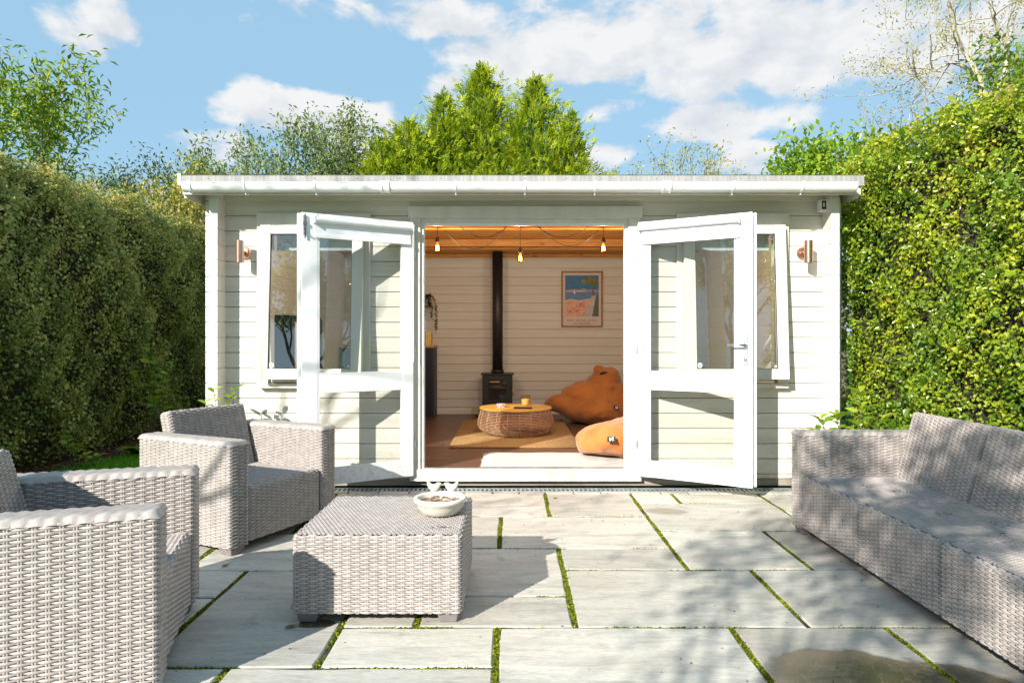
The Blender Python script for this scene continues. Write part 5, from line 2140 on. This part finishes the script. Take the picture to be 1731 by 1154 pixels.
# trees behind the camera: they cast the dappled and streaky shadows and stand in the window reflections
gt = thing('garden_tree', 'leafy garden tree standing behind the viewer', 'tree', (-3.3, -3.9, -.03))
rnd = random.Random(5)
g2 = np.random.default_rng(5)
mb = MB()
mb.tube([(0, 0, 0), (.05, .02, 1.3), (.0, .1, 2.6), (.1, .3, 3.3)], [.13, .11, .09, .07], 9, False)
Pc, tips = [], []
for k in range(80):
    # clumps in a flat crown above and left of the viewer
    pp, al, zz = g2.uniform(-1.35, 1.05), g2.uniform(-1, 1) * .8 - 3.2, g2.uniform(3.15, 4.55)
    c = Vector((pp * .811 + al * .585 + 3.3, -pp * .585 + al * .811 + 3.9, zz))
    a0 = Vector((.1, .3, 3.0))
    m_ = a0.lerp(c, .5) + Vector((rnd.gauss(0, .08), rnd.gauss(0, .08), .12))
    if k % 3 == 0:
        mb.tube([a0, m_, c], [.018, .010, .003], 5, False)
    n_ = int(g2.uniform(45, 105) * (1 if pp > -.8 else .4))
    Pc.append(np.array(tuple(c)) + g2.normal(size=(n_, 3)) * np.array([.12, .12, .08]))
mb.build('trunk', MT['bark'], gt, smooth=True)
Pc = np.concatenate(Pc)
n = len(Pc)
leaves('crown', Pc, g2.normal(size=(n, 3)), g2.normal(size=(n, 3)) * .7 + np.array([0, 0, 1]), g2.uniform(.05, .10, n), g2.random(n), LSH, gt, .6)
leafy_tree('bare_tree', 'almost bare garden tree standing beside the viewer to the left', (-5.75, -.15, -.03), 6.3, 3, LG, 2, .07, 103, .42, .16, .075, .3, trunk_h=.42,
           dirs=[(.35, .1, 1), (-.4, .2, .9), (.5, -.5, .8), (.1, .3, 1)], nk=(2, 2))
leafy_tree('bare_tree', 'almost bare garden tree standing far behind the viewer', (3.5, -12, -.03), 9, 4, LG, 1, .07, 105, .5, .12, .16, .3, trunk_h=.35)
leafy_tree('round_tree', 'leafy tree at the far left behind the viewer', (-7.2, -12.6, -.03), 6.6, 4, LG, 12, .16, 201, .6, .1, .12, .3)
leafy_tree('round_tree', 'tall leafy tree at the far right behind the viewer', (7.5, -12.4, -.03), 10.5, 4, LY_, 16, .22, 202, .6, .1, .14, .3)
leafy_tree('bare_tree', 'small bare tree standing on the lawn behind the viewer', (-5.2, -8.4, -.03), 6.2, 4, LG, 1, .05, 203, .55, .1, .07, .3)
bh = hedge('back_hedge', 'long hedge closing the garden behind the viewer', [((9, -11, .1), (-18, 0, 0), (0, 0, 2.2), (0, 1, 0), 1.0)], HG_L, 260, .12, [(-9, 9, -12.2, -11.15, 0, 2.2)])

# small plants


def rosette_plant(name, label, base, stems, m, size, seed, ratio=.5, cat='shrub', per=9):
    g2 = random.Random(seed)
    t = thing(name, label, cat, base)
    mb = MB()
    P, T, N_ = [], [], []
    for (dx, dy, dz) in stems:
        pts = [(0, 0, 0), (dx * .35, dy * .35, dz * .5), (dx, dy, dz)]
        mb.tube(pts, [.006, .004, .002], 5, False)
        for k in range(per):
            f = 1 - .5 * (k / per) ** 1.4
            p = Vector((dx * f * (.7 + .3 * f), dy * f * (.7 + .3 * f), dz * f))
            a = k * 2.4 + g2.random()
            d = Vector((cos(a), sin(a), .45 + .5 * (f - .6)))
            P.append(tuple(p))
            T.append(tuple(d))
            N_.append((g2.gauss(0, .2), g2.gauss(-.3, .2), 1))
    mb.build('stems', MT['bark'], t)
    n = len(P)
    s = np.array([size * g2.uniform(.6, 1.2) for _ in range(n)])
    leaves('foliage', np.array(P), np.array(T), np.array(N_), s, np.array([g2.random() for _ in range(n)]), m, t, ratio, .1, .2, True)
    return t


rosette_plant('laurel_shrub', 'young green shrub against the wall behind the far armchair', (-2.14, 4.93, -.02), [(-.05, -.02, .79), (.06, 0, .74), (.11, -.03, .80), (-.12, 0, .70), (.02, .03, .62)], LP, .085, 1, .42)
rosette_plant('laurel_shrub', 'bright young leaves beside the far end of the sofa by the wall', (2.28, 4.5, -.02), [(-.25, -.05, .55), (-.1, 0, .66), (.05, -.05, .72), (.2, 0, .62), (.12, .1, .80), (-.18, .05, .62), (.3, -.05, .55)], LP, .11, 2, .45, per=12)
rosette_plant('broadleaf_shrub', 'yellow-green broad leaves low at the far end of the left hedge', (-3.98, 7.35, -.02), [(.1, -.05, .9), (.2, -.1, .75), (.05, -.1, 1.05), (.25, 0, .6), (-.05, -.2, .8), (.15, -.2, .5), (.3, -.1, .9)], LP, .11, 3, .75, per=10)
rosette_plant('broadleaf_shrub', 'low bright leaves at the near foot of the left hedge', (-3.95, 6.0, -.02), [(.1, -.05, .22), (.2, -.1, .15), (.05, -.15, .3), (.25, 0, .12)], LP, .07, 4, .8, per=8)


def fern(label, base, seed, n=9, L=.34):
    g2 = random.Random(seed)
    t = thing('fern', label, 'fern', base, 0, 'ferns under the left hedge')
    mb = MB()
    P, T, N_, S_ = [], [], [], []
    for k in range(n):
        a = g2.uniform(-1.9, 1.0)
        pts = []
        for q in range(9):
            f = q / 8
            r = L * f
            pts.append(Vector((r * cos(a), r * sin(a), L * (.75 * f - .55 * f * f) * 1.3)))
        mb.tube(pts, .0022, 4, False)
        sd = Vector((-sin(a), cos(a), 0))
        for q in range(24):
            f = .12 + .85 * q / 24
            i = min(7, int(f * 8))
            p = pts[i].lerp(pts[i + 1], f * 8 - i)
            for s in (-1, 1):
                P.append(tuple(p))
                T.append(tuple(sd * s + Vector((cos(a), sin(a), 0)) * .4))
                N_.append((0, 0, 1))
                S_.append(.10 * (1 - f) ** .8 + .012)
    mb.build('stems', MT['bark'], t)
    leaves('fronds', np.array(P), np.array(T), np.array(N_, float), np.array(S_), np.array([g2.uniform(.1, .6) for _ in P]), LP, t, .3)


fern('green fern under the left hedge beside the lawn', (-3.72, 6.75, -.02), 3)
fern('smaller fern further along under the left hedge', (-3.8, 7.1, -.02), 4, 7, .26)
